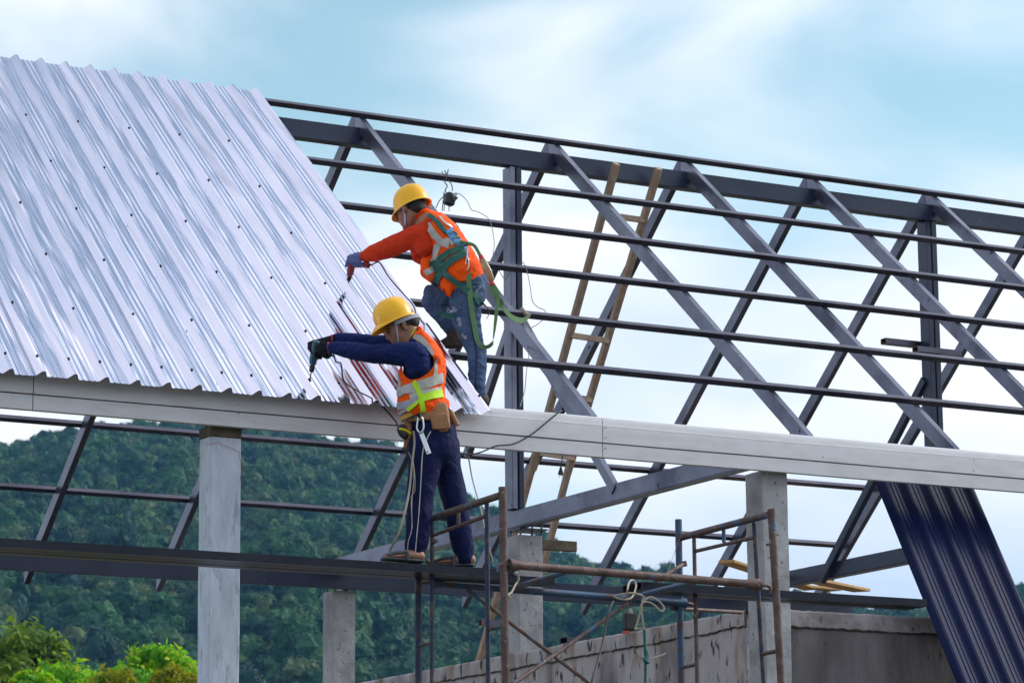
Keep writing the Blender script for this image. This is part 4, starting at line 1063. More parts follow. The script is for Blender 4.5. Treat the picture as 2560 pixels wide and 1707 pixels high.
e = MB(); e.loft([H2(.085, -.002, .062), H2(.105, -.01, .03), H2(.112, -.008, 0)], [(.016, .002)]*3, H2.u, 10); 
gl = bpy.data.materials.new('clear_goggles'); gl.use_nodes = True; gb = gl.node_tree.nodes['Principled BSDF']; gb.inputs['Transmission Weight'].default_value = .9; gb.inputs['Roughness'].default_value = .05; gb.inputs['Base Color'].default_value = (.85, .88, .92, 1); gb.inputs['IOR'].default_value = 1.1
e.build('safety_glasses', gl, w2, smooth=1)
for d in (1, -1):
    e = MB(); ell(e, H2(.080, -.001, .032*d), (H2.f*.010, H2.s*.014, H2.u*.005), 10); e.build('eye', M['eye'], w2, smooth=1)
# shirt
b = MB()
b.loft([K2(1058, 548), K2(1072, 562), K2(1098, 605), K2(1122, 650), K2(1148, 690)], [(.10, .06), (.16, .10), (.16, .115), (.145, .11), (.15, .115)], SD, 20)
sleeve(b, SH2, EL2, WR2, .072, .062, .037); sleeve(b, SH2f, EL2f, WR2f, .07, .05, .036)
b.loft([SH2+E1*-.02, K2(1062, 618, -.12)], [.072, .06], SD, 16)
shirt2 = organic(b, 'long_sleeve_shirt', M['shirt_r'], w2, .009, 4, fold=.0045, fscale=(14, 12, 20), seed=4)
# jeans
b = MB()
b.loft([K2(1152, 690), K2(1165, 712, .02), K2(1168, 735, .02)], [(.15, .115), (.165, .135), (.16, .12)], SD, 20)
b.loft([K2(*y5(640, 380), -.03), K2(*y5(608, 520), -.04), K2(*y5(630, 680), -.03), K2(*y5(662, 820), -.03), K2(*y5(716, 960), -.05), K2(*y5(722, 1120), -.08), K2(*y5(715, 1280), -.10), K2(*y5(738, 1400), -.10)],
       [(.10, .11), (.095, .098), (.085, .085), (.068, .070), (.062, .060), (.060, .056), (.054, .050), (.048, .042)], SD, 20, dome=2)
b.loft([HIPf, K2(*y5(420, 430), .18), K2(*y5(270, 445), .20), K2(*y5(275, 480), .21), K2(*y5(355, 570), .22), K2(*y5(420, 660), .23), K2(*y5(470, 735), .24)],
       [(.095, .09), (.088, .080), (.07, .066), (.07, .066), (.064, .060), (.060, .055), (.058, .050)], SD, 20, dome=2)
jeans = organic(b, 'torn_jeans', M['jeans'], w2, .009, 4, fold=.007, fscale=(14, 12, 22), seed=9)
tj = bvh([jeans])
strip(tj, [y5(500, 545), y5(505, 570), y5(520, 600)], .04, 'torn_knee_patch', M['jeans_p'], w2, off=.0015, th=.001, k=3)
strip(tj, [y5(540, 650), y5(558, 690), y5(560, 730)], .028, 'torn_knee_patch', M['jeans_p'], w2, off=.0015, th=.001, k=3)
strip(tj, [y5(580, 800), y5(600, 830), y5(625, 835)], .02, 'torn_knee_patch', M['jeans_p'], w2, off=.0015, th=.001, k=3)
M['seam'] = mat('dark_denim_seam', (.015, .02, .05), .9)
strip(tj, [y5(670, 560), y5(668, 700), y5(690, 850), y5(712, 960), y5(712, 1100), y5(705, 1250), y5(715, 1340)], .011, 'outer_seam', M['seam'], w2, off=.001, th=.001, k=5)
strip(tj, [y5(655, 330), y5(700, 345), y5(745, 335)], .004, 'pocket_seam', M['seam'], w2, off=.001, th=.001, k=4)
strip(tj, [y5(700, 420), y5(725, 395), y5(750, 360)], .02, 'torn_knee_patch', M['jeans_p'], w2, off=.001, th=.001, k=4)
# vest
b = MB()
b.loft([K2(1062, 540, 0), K2(1078, 558), K2(1094, 585), K2(1112, 615), K2(1128, 645), K2(1142, 672), K2(1152, 690)], [(.09, .05), (.15, .095), (.178, .125), (.18, .138), (.178, .142), (.178, .148), (.182, .152)], SD, 26, dome=2)
b.loft([K2(1118, 660, -.06), K2(1124, 700, -.09), K2(1122, 735, -.10)], [(.06, .10), (.04, .07), (.022, .018)], SD, 16)
b.loft([K2(1068, 655, -.02), K2(1066, 680, -.02), K2(1085, 695, -.03)], [(.1, .04), (.1, .04), (.1, .03)], SD, 16)
ARM2 = [y1(*p) for p in ((700,560), (965,515), (1060,600), (1120,690), (1135,790), (1100,850), (1040,850), (1000,880), (900,900), (700,900))]
def cut2(c):
    x, y = px(c); s = c.dot(NH)-D2
    if s < -.03 and inpoly(x, y, ARM2): return True
    if s > .06 and inpoly(x, y, [y1(*p) for p in ((900,540), (1080,540), (1150,640), (1150,800), (1000,860), (900,820))]): return True
    if y > 705 and x > 1150: return True
    return False
vest2 = organic(b, 'hi_vis_vest', M['vest'], w2, .0075, 4, fold=.006, fscale=(12, 12, 16), seed=21, cut=cut2, solid=.003)
tv2 = bvh([vest2]); tvj = bvh([vest2, jeans])
def S2(pts, w_, nm, mt, off=.003, tree=None, f=y1): return strip(tree or tv2, [f(*p) for p in pts], w_, nm, M[mt], w2, off=off)
S2([(1020,500), (1090,560), (1160,660), (1230,750), (1330,790)], .048, 'reflective_tape', 'tape')
S2([(1220,790), (1200,850), (1185,970)], .046, 'reflective_tape', 'tape', .004)
S2([(1290,760), (1340,740), (1375,790)], .034, 'reflective_tape', 'tape')
S2([(1230,500), (1280,560), (1360,610)], .02, 'reflective_tape', 'tape')
S2([(1090,1085), (1150,1060), (1210,1030)], .042, 'reflective_tape', 'tape', .004)
S2([(1120,485), (1190,540), (1250,610), (1310,680)], .034, 'safety_harness', 'green', .006)
S2([(1460,820), (1340,870), (1250,940), (1225,1000), (1290,1005)], .036, 'safety_harness', 'green', .014)
S2([(1500,870), (1400,930), (1310,1000), (1250,1080), (1200,1180)], .048, 'safety_harness', 'green', .011)
S2([(1160,960), (1200,1010), (1280,1075), (1360,1140), (1450,1210), (1530,1270), (1620,1350), (1640,1410)], .042, 'safety_harness', 'green', .012, tvj)
S2([(1320,640), (1370,700), (1430,780), (1500,850)], .066, 'harness_back_pad', 'bluepad', .010)
for i in range(3):
    S2([(1335+i*32, 690+i*50), (1362+i*32, 668+i*50), (1400+i*32, 690+i*50)], .009, 'pad_stitching', 'green2', .016)
S2([(1155,1165), (1190,1195), (1235,1225)], .02, 'plastic_buckle', 'black', .012)
# free ends of the harness and the lanyard with its shock absorber
webbing([K2(*y5(405,380), -.10), K2(*y5(400,460), -.11), K2(*y5(372,560), -.13), K2(*y5(400,620), -.12), K2(*y5(450,636), -.09), K2(*y5(505,625), -.07)], .030, [tuple(SD), tuple(SD), tuple(EZ), tuple(EZ)], 'safety_harness', M['green'], w2)
webbing([K2(*y5(720,530), -.08), K2(*y5(760,515), -.08), K2(*y5(805,545), -.09), K2(*y5(835,600), -.1), K2(*y5(808,660), -.1)], .030, [tuple(EZ), tuple(SD), tuple(SD)], 'safety_harness', M['green'], w2)
ring3([K2(*y1(1380,740), -.14), K2(*y1(1440,770), -.15), K2(*y1(1500,775), -.16), K2(*y1(1530,790), -.16), K2(*y1(1480,800), -.15), K2(*y1(1420,780), -.14)], .0055, 'dorsal_ring', M['shoe'], w2)
MB().tube(smoothpath([K2(*y1(1440,760), -.15), K2(*y1(1520,775), -.17), K2(*y1(1590,800), -.17), K2(*y1(1630,860), -.17), K2(*y1(1660,915), -.17)]), .011, 10).build('lanyard_strap', M['green2'], w2, smooth=.8)
b = MB(); b.loft([K2(*y1(1668,930), -.17), K2(*y1(1690,980), -.17), K2(*y1(1730,1060), -.17), K2(*y1(1760,1140), -.17), K2(*y1(1770,1170), -.17)], [.014, .022, .024, .022, .014], SD, 16, dome=1, power=3)
b.build('shock_absorber', M['absorber'], w2, smooth=.9)
for q in ((1662,918), (1773,1185)): 
    p_ = K2(*y1(*q), -.17); dd = (K2(*y1(1770,1170), -.17)-K2(*y1(1668,930), -.17)).normalized(); MB().tube([p_-dd*.012, p_+dd*.014], [.014, .018], 12).build('red_end_band', M['redband'], w2, smooth=.8)
webbing([K2(*y5(855,340), -.17), K2(*y5(890,430), -.18), K2(*y5(935,500), -.16), K2(*y5(980,580), -.1), K2(*y5(1060,655), -.02), K2(*y5(1150,675), .1), K2(*y5(1215,630), .2)], .036, [tuple(RT), tuple(RT), tuple(EZ), tuple(EZ), tuple(SD)], 'lanyard_webbing', M['green2'], w2)
webbing([K2(*y5(870,350), -.19), K2(*y5(915,440), -.2), K2(*y5(900,600), -.2), K2(*y5(880,780), -.2), K2(*y5(860,890), -.2), K2(*y5(790,925), -.19), K2(*y5(725,870), -.17), K2(*y5(690,700), -.16), K2(*y5(660,500), -.15), K2(*y5(645,330), -.15), K2(*y5(632,200), -.16)], .032, [tuple((RT+SD*.5)), tuple(RT+SD), tuple(SD+EZ), tuple(RT+SD*.8), tuple(RT), tuple(RT)], 'lanyard_webbing', M['green2'], w2)
ring3([K2(*y5(622,90), -.165), K2(*y5(640,110), -.165), K2(*y5(640,170), -.165), K2(*y5(625,200), -.165), K2(*y5(610,160), -.165)], .0045, 'snap_hook', M['chrome'], w2)
MB().tube([K2(*y5(632,-10), -.165), K2(*y5(626,60), -.165), K2(*y5(624,100), -.165)], [.004, .006, .005], 8).build('snap_hook_shank', M['chrome'], w2, smooth=.8)
# glove and drill
tip2 = None
for i in range(200):
    Y = 17.2+i*.01; q = PY(868.5, 720, Y)
    if q.z < zf(Y, ZS)+.004 and tip2 is None: tip2 = q
if tip2 is None: tip2 = PY(868.5, 720, 17.9)
top2 = K2(*y1(330, 985), .21)
hd2 = (K2(*y1(545, 975), .14)-K2(*y1(340, 975), .21)).normalized()
cord2 = drill(top2, tip2, hd2, .12, 'dark red power drill in the upper worker\'s lavender glove', 'reddrill', .024)
b = MB(); grip_hand(b, K2(*y1(335, 960), .2), (hd2*.9), (EZ*.9+E1*.35).normalized(), (SD*.8+E1*.5).normalized(), K2(*y1(445, 895), .165), R_=.030, r=.012, sp=.023)
b.loft([K2(*y1(330,905), .19), K2(*y1(285,960), .18), K2(*y1(272,1010), .185)], [.014, .013, .011], SD, 10)
organic(b, 'glove', M['glove_l'], w2, .0042, 2)
# shoes
def shoe(an, heel, toe, nm='shoe'):
    d = (toe-heel).normalized(); s_ = NH - d*NH.dot(d); s_.normalize(); u = s_.cross(d); u = u if u.z > 0 else -u
    b = MB(); b.loft([heel+u*.035, heel.lerp(toe, .35)+u*.045, heel.lerp(toe, .7)+u*.034, toe+u*.026], [(.036, .038), (.04, .044), (.046, .034), (.034, .022)], s_, 16, dome=3)
    b.loft([an, heel.lerp(toe, .2)+u*.05], [.044, .046], s_, 12)
    b.loft([heel+u*.008, heel.lerp(toe, .5)+u*.008, toe+u*.01], [(.04, .012), (.046, .012), (.038, .011)], s_, 16)
    organic(b, nm, M['shoe'], w2, .0065, 2, fold=.002, fscale=(40,40,40))
shoe(K2(*y5(480, 750), .24), K2(*y5(560, 925), .25), K2(*y5(385, 935), .27))
shoe(K2(*y5(742, 1400), -.1), K2(*y5(765, 1475), -.1), K2(*y5(640, 1470), .02))

# ================================================================== HILLS, FOREST AND NEAR TREES
def az_el(x, y):
    d = ray(x, y).normalized(); return math.atan2(d.x, d.y), math.asin(d.z)
SKYL = [(-260, 1150), (-60, 1128), (0, 1117), (70, 1103), (150, 1082), (260, 1064), (380, 1068), (500, 1062), (600, 1076), (700, 1085), (800, 1096), (860, 1106), (930, 1128), (985, 1142), (1040, 1165), (1120, 1215), (1220, 1290), (1330, 1356), (1420, 1392), (1500, 1420), (1600, 1440), (1720, 1452), (1800, 1478), (1900, 1500), (1990, 1518), (2100, 1528), (2250, 1535), (2400, 1520), (2560, 1498), (2800, 1490)]
SK = [az_el(*p) for p in SKYL]
SK = [(a, e-.0063) for a, e in SK]
def crest(a):
    if a <= SK[0][0]: return SK[0][1]
    for i in range(len(SK)-1):
        if SK[i][0] <= a <= SK[i+1][0]:
            t = (a-SK[i][0])/(SK[i+1][0]-SK[i][0]); return SK[i][1]*(1-t)+SK[i+1][1]*t
    return SK[-1][1]
RC = 1250.0
def hill(a, r):
    h = 1.6 + RC*math.tan(crest(a))
    if r <= RC:
        t = max(0, (r-380)/(RC-380)); f = t**1.15
    else: f = max(0, 1-(r-RC)/900)**.8
    p = Vector((a*22, r*.0042, 0))
    bumps = (noise.noise(p)*.5 + noise.noise(p*2.3)*.28) * 46 * math.sin(math.pi*min(1, max(0, (r-380)/(RC-380))))
    return h*f + bumps*(1 if r < RC else 0)*min(1, h/120)
A0, A1 = SK[0][0]-.25, SK[-1][0]+.25
m = MB(); nA, nR = 170, 60; vs = []; fs = []
for i in range(nR+1):
    r = 330 + (2150-330)*i/nR
    for k in range(nA+1):
        a = A0+(A1-A0)*k/nA; vs.append((r*math.sin(a), r*math.cos(a), hill(a, r)-.5))
for i in range(nR):
    for k in range(nA): q = i*(nA+1)+k; fs.append((q, q+1, q+nA+2, q+nA+1))
m.add(vs, fs)
M['hill'] = mat('hill_undergrowth', (.014, .03, .012), .95, 0, (.03, .05, .015), .02, .4, .6)
tag(m.build('hills', M['hill'], base=(0, 0, 0), smooth=1), kind='structure')

def leafmat(name, c1, c2, c3):
    m_ = bpy.data.materials.new(name); m_.use_nodes = True; t = m_.node_tree; n = t.nodes.new; l = t.links.new; b = t.nodes['Principled BSDF']
    oi = n('ShaderNodeObjectInfo'); r = n('ShaderNodeValToRGB'); l(oi.outputs['Random'], r.inputs[0])
    e = r.color_ramp.elements; e[0].color = (*c1, 1); e[1].color = (*c3, 1); x = r.color_ramp.elements.new(.72); x.color = (*c2, 1)
    c = n('ShaderNodeTexCoord'); z = n('ShaderNodeTexNoise'); z.inputs['Scale'].default_value = .9; l(c.outputs['Object'], z.inputs[0])
    q = n('ShaderNodeMapRange'); q.inputs[1].default_value = .3; q.inputs[2].default_value = .7; q.inputs[3].default_value = .7; q.inputs[4].default_value = 1.35; l(z.outputs['Fac'], q.inputs[0])
    v = n('ShaderNodeVectorMath'); v.operation = 'SCALE'; l(r.outputs[0], v.inputs[0]); l(q.outputs[0], v.inputs[3]); l(v.outputs[0], b.inputs['Base Color'])
    b.inputs['Roughness'].default_value = .7; b.inputs['Specular IOR Level'].default_value = .25
    return m_
FM = leafmat('forest_foliage', (.005, .036, .026), (.030, .115, .030), (.09, .13, .045))
def proto(seed, kind):
    """one far tree: short trunk and a crown of many ragged leaf clumps; unit is metres"""
    rnd = random.Random(seed); m = MB(); H_ = 9.0; Rr = 3.6 if kind == 0 else 2.9
    m.tube([(0,0,0), (.1,0,4), (0,.1,6)], [.25, .18, .08], 5)
    lobes = []
    for i in range(6):
        a = rnd.uniform(0, 6.28); rr = rnd.uniform(.1, .62)*Rr; z = rnd.uniform(3.6, 7.8)
        lobes.append((Vector((rr*math.cos(a), rr*math.sin(a), z)), rnd.uniform(1.3, 2.1)))
    for c, r in lobes:
        bm = bmesh.new(); bmesh.ops.create_icosphere(bm, subdivisions=2, radius=r*.86)
        vs = [v.co + c for v in bm.verts]; vs = [v + (v-c)*(.8*noise.noise(v*1.1+Vector((seed,0,0)))+.6*noise.noise(v*2.7)) for v in vs]
        m.add(vs, [tuple(v.index for v in f.verts) for f in bm.faces]); bm.free()
        for j in range(170):
            d = Vector((rnd.gauss(0,1), rnd.gauss(0,1), rnd.gauss(.25,1))).normalized(); p = c + d*r*rnd.uniform(.8, 1.34)
            t = d.orthogonal().normalized(); t = (Matrix.Rotation(rnd.uniform(0, 6.28), 3, d) @ t); u = d.cross(t); s = rnd.uniform(.12, .27)
            n_ = d*rnd.uniform(-.25, .35)*s
            m.add([p-t*s-n_, p-u*s*.7+n_, p+t*s-n_, p+u*s*.7+n_], [(0,1,2),(0,2,3)])
    me = bpy.data.meshes.new('tree_kind'); me.from_pydata([tuple(v) for v in m.v], [], m.f); me.materials.append(FM)
    return bpy.data.objects.new('tree_kind', me)
protos = [proto(i+3, i % 2) for i in range(5)]
rnd = random.Random(11)
pts = []
STEP = 5.4
r = 395.0
while r < 1300:
    a = SK[0][0]-.02
    while a < SK[-1][0]+.02:
        rr = r+rnd.uniform(-4, 4); aa = a+rnd.uniform(-4, 4)/r
        z = hill(aa, rr)
        el = math.atan2(z+9-1.6, rr)
        if el > R(4.2): pts.append((rr*math.sin(aa), rr*math.cos(aa), z-1.2))
        a += STEP/r
    r += 5.0
me = bpy.data.meshes.new('forest'); me.from_pydata(pts, [], [])
nP = len(pts)
at = me.attributes.new('kind', 'INT', 'POINT'); at.data.foreach_set('value', [rnd.randrange(5) for _ in range(nP)])
at = me.attributes.new('sc', 'FLOAT_VECTOR', 'POINT')
buf = []
for p in pts:
    big = .5+.5*noise.noise(Vector((p[0]*.012, p[1]*.012, 0)))
    s = rnd.uniform(.78, 1.35)*(.8+.45*big); 
    if rnd.random() < .06: s *= 1.35
    buf += [s*rnd.uniform(.9, 1.15), s*rnd.uniform(.9, 1.15), s*rnd.uniform(.85, 1.15)]
at.data.foreach_set('vector', buf)
at = me.attributes.new('rz', 'FLOAT', 'POINT'); at.data.foreach_set('value', [rnd.uniform(0, 6.28) for _ in range(nP)])
fo = bpy.data.objects.new('forest', me); COL.objects.link(fo)
tag(fo, 'dense green forest covering the hillside behind the building', 'forest', kind='stuff')
ng = bpy.data.node_groups.new('scatter_trees', 'GeometryNodeTree')
ng.interface.new_socket('Geometry', in_out='INPUT', socket_type='NodeSocketGeometry'); ng.interface.new_socket('Geometry', in_out='OUTPUT', socket_type='NodeSocketGeometry')
gi = ng.nodes.new('NodeGroupInput'); go = ng.nodes.new('NodeGroupOutput'); jn = ng.nodes.new('GeometryNodeJoinGeometry')
ka = ng.nodes.new('GeometryNodeInputNamedAttribute'); ka.data_type = 'INT'; ka.inputs[0].default_value = 'kind'
sa = ng.nodes.new('GeometryNodeInputNamedAttribute'); sa.data_type = 'FLOAT_VECTOR'; sa.inputs[0].default_value = 'sc'
ra = ng.nodes.new('GeometryNodeInputNamedAttribute'); ra.data_type = 'FLOAT'; ra.inputs[0].default_value = 'rz'
cx = ng.nodes.new('ShaderNodeCombineXYZ'); ng.links.new(ra.outputs['Attribute'], cx.inputs[2])
for i, p in enumerate(protos):
    ob = ng.nodes.new('GeometryNodeObjectInfo'); ob.inputs['Object'].default_value = p; ob.inputs['As Instance'].default_value = True
    cp = ng.nodes.new('FunctionNodeCompare'); cp.data_type = 'INT'; cp.operation = 'EQUAL'
    ng.links.new(ka.outputs['Attribute'], cp.inputs[2]); cp.inputs[3].default_value = i
    io = ng.nodes.new('GeometryNodeInstanceOnPoints')
    ng.links.new(gi.outputs[0], io.inputs['Points']); ng.links.new(ob.outputs['Geometry'], io.inputs['Instance']); ng.links.new(cp.outputs[0], io.inputs['Selection'])
    ng.links.new(sa.outputs['Attribute'], io.inputs['Scale']); ng.links.new(cx.outputs[0], io.inputs['Rotation'])
    ng.links.new(io.outputs[0], jn.inputs[0])
ng.links.new(jn.outputs[0], go.inputs[0])
md = fo.modifiers.new('scatter', 'NODES'); md.node_group = ng
print('forest trees', nP)

# near trees, bottom left
def near_tree(px_x, dist, px_top, wpx, label, cols, seed, name='broadleaf_tree', n_leaf=9000, leaf=.055, depth=None):
    d = ray(px_x, px_top); s = dist/d.dot(NH); top = CAM+d*s
    Wd = wpx/FPX*dist/2; rnd = random.Random(seed)
    root = thing(name, (top.x, top.y, 0), label, 'tree', 'trees beyond the building')
    hgt = top.z; ch = min(hgt*.55, Wd*1.15)
    bark = M['bark']
    tr = MB(); tr.tube([(top.x, top.y, 0), (top.x+.08, top.y, hgt*.3), (top.x-.05, top.y+.1, hgt-ch*.9)], [.16, .12, .09], 8)
    lobes = []
    for i in range(15):
        a = rnd.uniform(0, 6.28); rr = Wd*.72*math.sqrt(rnd.random()); 
        c = Vector((top.x+rr*math.cos(a), top.y+rr*math.sin(a), hgt - Wd*.28 - (rr/Wd)**2*Wd*.3 - rnd.uniform(0, ch*.55)))
        lobes.append((c, Wd*rnd.uniform(.22, .34)))
        tr.tube(smoothpath([Vector((top.x, top.y, hgt-ch*1.0)), Vector((top.x, top.y, hgt-ch*.9)).lerp(c, .5)+Vector((0,0,-.1)), c], 3), [.06, .05, .045, .04, .03, .02, .012][:7], 5)
    tr.build('trunk', bark, root, smooth=1)
    m = MB()
    for q in range(n_leaf):
        c, r = lobes[rnd.randrange(len(lobes))]
        dd = Vector((rnd.gauss(0,1), rnd.gauss(0,1), rnd.gauss(0,.85))).normalized(); rr = r*(rnd.random()**.4)*rnd.choice((1, 1, 1, 1.25))
        p = c+dd*rr
        if noise.noise(p*2.4) < -.28: continue
        n_ = (dd+Vector((rnd.gauss(0,.7), rnd.gauss(0,.7), rnd.gauss(.5,.6)))).normalized(); t = n_.orthogonal(); t = Matrix.Rotation(rnd.uniform(0, 6.28), 3, n_) @ t; t.normalize(); u = n_.cross(t); s_ = leaf*rnd.uniform(.6, 1.3)
        mi = 0 if rnd.random() < .6 else (1 if rnd.random() < .6 else 2)
        if noise.noise(p*1.3+Vector((5,5,5))) > .2: mi = 2
        m.add([p-t*s_*1.5, p-u*s_*.55+n_*s_*.15, p+t*s_*1.5, p+u*s_*.55+n_*s_*.15], [(0,1,2),(0,2,3)], mi)
    m.build('crown', cols, root)
    return root
M['bark'] = mat('grey_bark', (.08, .06, .045), .9, 0, (.05, .04, .03), 12, bump=.5)
def lf(name, c):
    m_ = mat(name, c, .6, 0, tuple(v*.7 for v in c), 3, spec=.3); b = m_.node_tree.nodes['Principled BSDF']; b.inputs['Subsurface Weight'].default_value = 0
    t = m_.node_tree; tl = t.nodes.new('ShaderNodeBsdfTranslucent'); tl.inputs[0].default_value = (c[0]*1.3, c[1]*1.4, c[2]*.6, 1); ms = t.nodes.new('ShaderNodeMixShader'); ms.inputs[0].default_value = .4
    o = [n for n in t.nodes if n.type == 'OUTPUT_MATERIAL'][0]; t.links.new(b.outputs[0], ms.inputs[1]); t.links.new(tl.outputs[0], ms.inputs[2]); t.links.new(ms.outputs[0], o.inputs[0]); return m_
yg = [lf('bright_leaf', (.24, .52, .012)), lf('yellow_leaf', (.48, .50, .014)), lf('deep_leaf', (.11, .32, .014))]
ol = [lf('olive_leaf', (.17, .26, .03)), lf('olive_leaf_light', (.26, .34, .04)), lf('olive_leaf_dark', (.10, .17, .025))]
gd = [lf('gold_leaf', (.32, .30, .012)), lf('gold_leaf_light', (.38, .36, .02)), lf('gold_leaf_green', (.16, .27, .012))]
near_tree(80, 88, 1560, 430, 'dull olive-green tree at the far left, behind the bright bushes', ol, 3, n_leaf=13000, leaf=.10)
near_tree(390, 66, 1600, 330, 'bright green tree just left of the smooth grey column', yg, 5, n_leaf=11000, leaf=.065)
near_tree(455, 60, 1652, 170, 'small golden-yellow tree against the foot of the smooth grey column', gd, 6, n_leaf=6000, leaf=.055)
near_tree(230, 62, 1628, 380, 'low bright lime-green tree at the bottom edge, left of centre of the bushes', yg, 8, n_leaf=10000, leaf=.06)
near_tree(110, 58, 1668, 220, 'small deep green tree at the bottom edge, leftmost of the bright ones', yg, 9, n_leaf=5000, leaf=.06)
near_tree(310, 57, 1655, 220, 'low yellow-tipped tree at the bottom edge between the bright green ones', gd, 10, n_leaf=5000, leaf=.055)

# ================================================================== CABLES, SOCKETS, ROPES
def cable(pts, r, name, mt, label, cat, k=8, group=None):
    return tag(MB().tube(smoothpath(pts, k), r, 7).build(name, M[mt], smooth=1), label, cat, group)
def v2(x, y): return (x*1.08843, y*1.08843)
def VP(x, y, Y): return PY(x*1.08843, y*1.08843, Y)
cable([cord1, K1(835, 888, .2), K1(840, 905, .22), VP(783, 835, 16.65), VP(788, 870, 16.7), VP(800, 884, 16.73), VP(826, 900, 16.75), VP(860, 918, 16.78), VP(890, 945, 16.8), VP(908, 966, 16.78), VP(925, 985, 16.74), VP(1000, 1018, 16.8), VP(1045, 1038, 16.84), VP(1075, 1043, 16.84), VP(1105, 1038, 16.85), VP(1140, 1024, 16.86), VP(1180, 1019, 16.86), VP(1220, 998, 16.87), VP(1260, 966, 16.87), VP(1286, 945, 16.885), VP(1292, 948, 16.97), VP(1293, 990, 17.0), VP(1293, 1040, 17.0)], .0048, 'extension_cable', 'black', 'black cord of the lower drill looping behind the worker and over the fascia', 'cable')
cable([cord2, K2(*y1(600,970), .12), K2(*y1(640,1010), .13), K2(*y1(700,1110), .16), K2(*y1(790,1220), .18), K2(*y1(880,1320), .2), K2(*y1(950,1400), .22), K2(*y1(985,1480), .25), PY(1036, 800, 18.0)], .0045, 'extension_cable', 'black', 'black cord hanging from the red drill along the sheet edge', 'cable')
# hanging plug under the fascia
pl = thing('hanging_plug', VP(1288, 1090, 16.96), 'black two-pin plug dangling below the fascia right of the wooden ladder', 'plug')
MB().tube(smoothpath([VP(1293, 1036, 16.98), VP(1291, 1056, 16.97), VP(1288, 1074, 16.96)]), .0035, 7).build('cord', M['black'], pl, smooth=1)
MB().tube([VP(1288, 1072, 16.96), VP(1288, 1078, 16.96), VP(1288, 1086, 16.96), VP(1287.5, 1090, 16.96)], [.006, .010, .017, .017], 10).build('plug_body', M['black'], pl, smooth=.8)
for dx in (-3.2, 2.8): MB().tube([VP(1288+dx, 1089, 16.96), VP(1288+dx, 1097, 16.96)], .0022, 6).build('pin', M['chrome'], pl)
# socket hanging from the second purlin
so = thing('hanging_socket', PY(1126, 500, 19.5), 'black extension socket hung with wire from the second purlin, above the upper worker', 'socket')
bx_ = MB(); c = PY(1126, 499, 19.5); bx_.box((c.x-.04, c.y-.03, c.z-.045), (c.x+.03, c.y+.03, c.z+.045)); so_b = bx_.build('socket_box', M['black'], so, bevel=.008)
so_b.rotation_euler = (0, R(14), 0)
MB().tube([PY(1133, 491, 19.45), PY(1141, 484, 19.45)], [.014, .010], 8).build('white_plug', M['band'], so, smooth=1); MB().tube([PY(1133, 503, 19.44), PY(1143, 494, 19.44)], [.012, .008], 8).build('black_plug', M['black'], so, smooth=1)
MB().tube(smoothpath([PY(1112, 427, 19.45), PY(1116, 440, 19.4), PY(1112, 455, 19.42), PY(1118, 465, 19.45), PY(1113, 476, 19.48), PY(1118, 485, 19.5)]), .004, 6).build('tie_wire', M['black'], so, smooth=1)
MB().tube(smoothpath([PY(1104, 429, 19.42), PY(1111, 437, 19.4), PY(1118, 432, 19.42), PY(1121, 424, 19.45), PY(1115, 448, 19.4), PY(1103, 450, 19.4)]), .003, 6).build('tie_wire', M['black'], so, smooth=1)
MB().tube(smoothpath([PY(1120, 450, 19.45), PY(1129, 462, 19.45), PY(1131, 478, 19.48)]), .0035, 6).build('tie_wire', M['black'], so, smooth=1)
for pp in ([(1110,480),(1108,500),(1105,528)], [(1112,484),(1111,500),(1110,528)], [(1122,515),(1123,528)], [(1110,490),(1098,503),(1090,520)], [(1134,552),(1147,570),(1156,592),(1158,610)]):
    MB().tube(smoothpath([PY(*q, 19.3) for q in pp]), .0033, 6).build('wire_tail', M['black'], so, smooth=1)
cable([PY(1143, 484, 19.45), PY(1152, 487, 19.4), PY(1168, 503, 19.2), PY(1178, 524, 19.0), PY(1192, 529, 18.98), PY(1214, 540, 18.9), PY(1226, 556, 18.8), PY(1233, 585, 18.7), PY(1236, 615, 18.65), PY(1233, 640, 18.6), PY(1250, 680, 18.6), PY(1264, 698, 18.6), PY(1276, 678, 18.55), PY(1300, 657, 18.45), PY(1309, 658, 18.4), PY(1318, 680, 18.4), PY(1326, 720, 18.35), PY(1331, 752, 18.2), PY(1345, 768, 18.1), PY(1362, 776, 18.0), PY(1363, 792, 17.95), PY(1345, 810, 17.9), PY(1322, 826, 17.9), PY(1318, 860, 17.8), PY(1322, 890, 17.6), PY(1316, 930, 17.5), PY(1312, 975, 17.3), PY(1300, 1016, 17.1)], .0028, 'grey_wire', 'wire', 'thin grey wire trailing down over the purlins beside the king post', 'wire', 5)
tag(MB().tube(smoothpath([VP(1198, 708, 17.9), VP(1204, 716, 17.88), VP(1209, 722, 17.88), VP(1216, 724, 17.86)], 4), [.014]*13, 8).build('rag_knot', M['rope'], smooth=1), 'pale rag knotted round the fourth purlin beside the king post', 'rag')
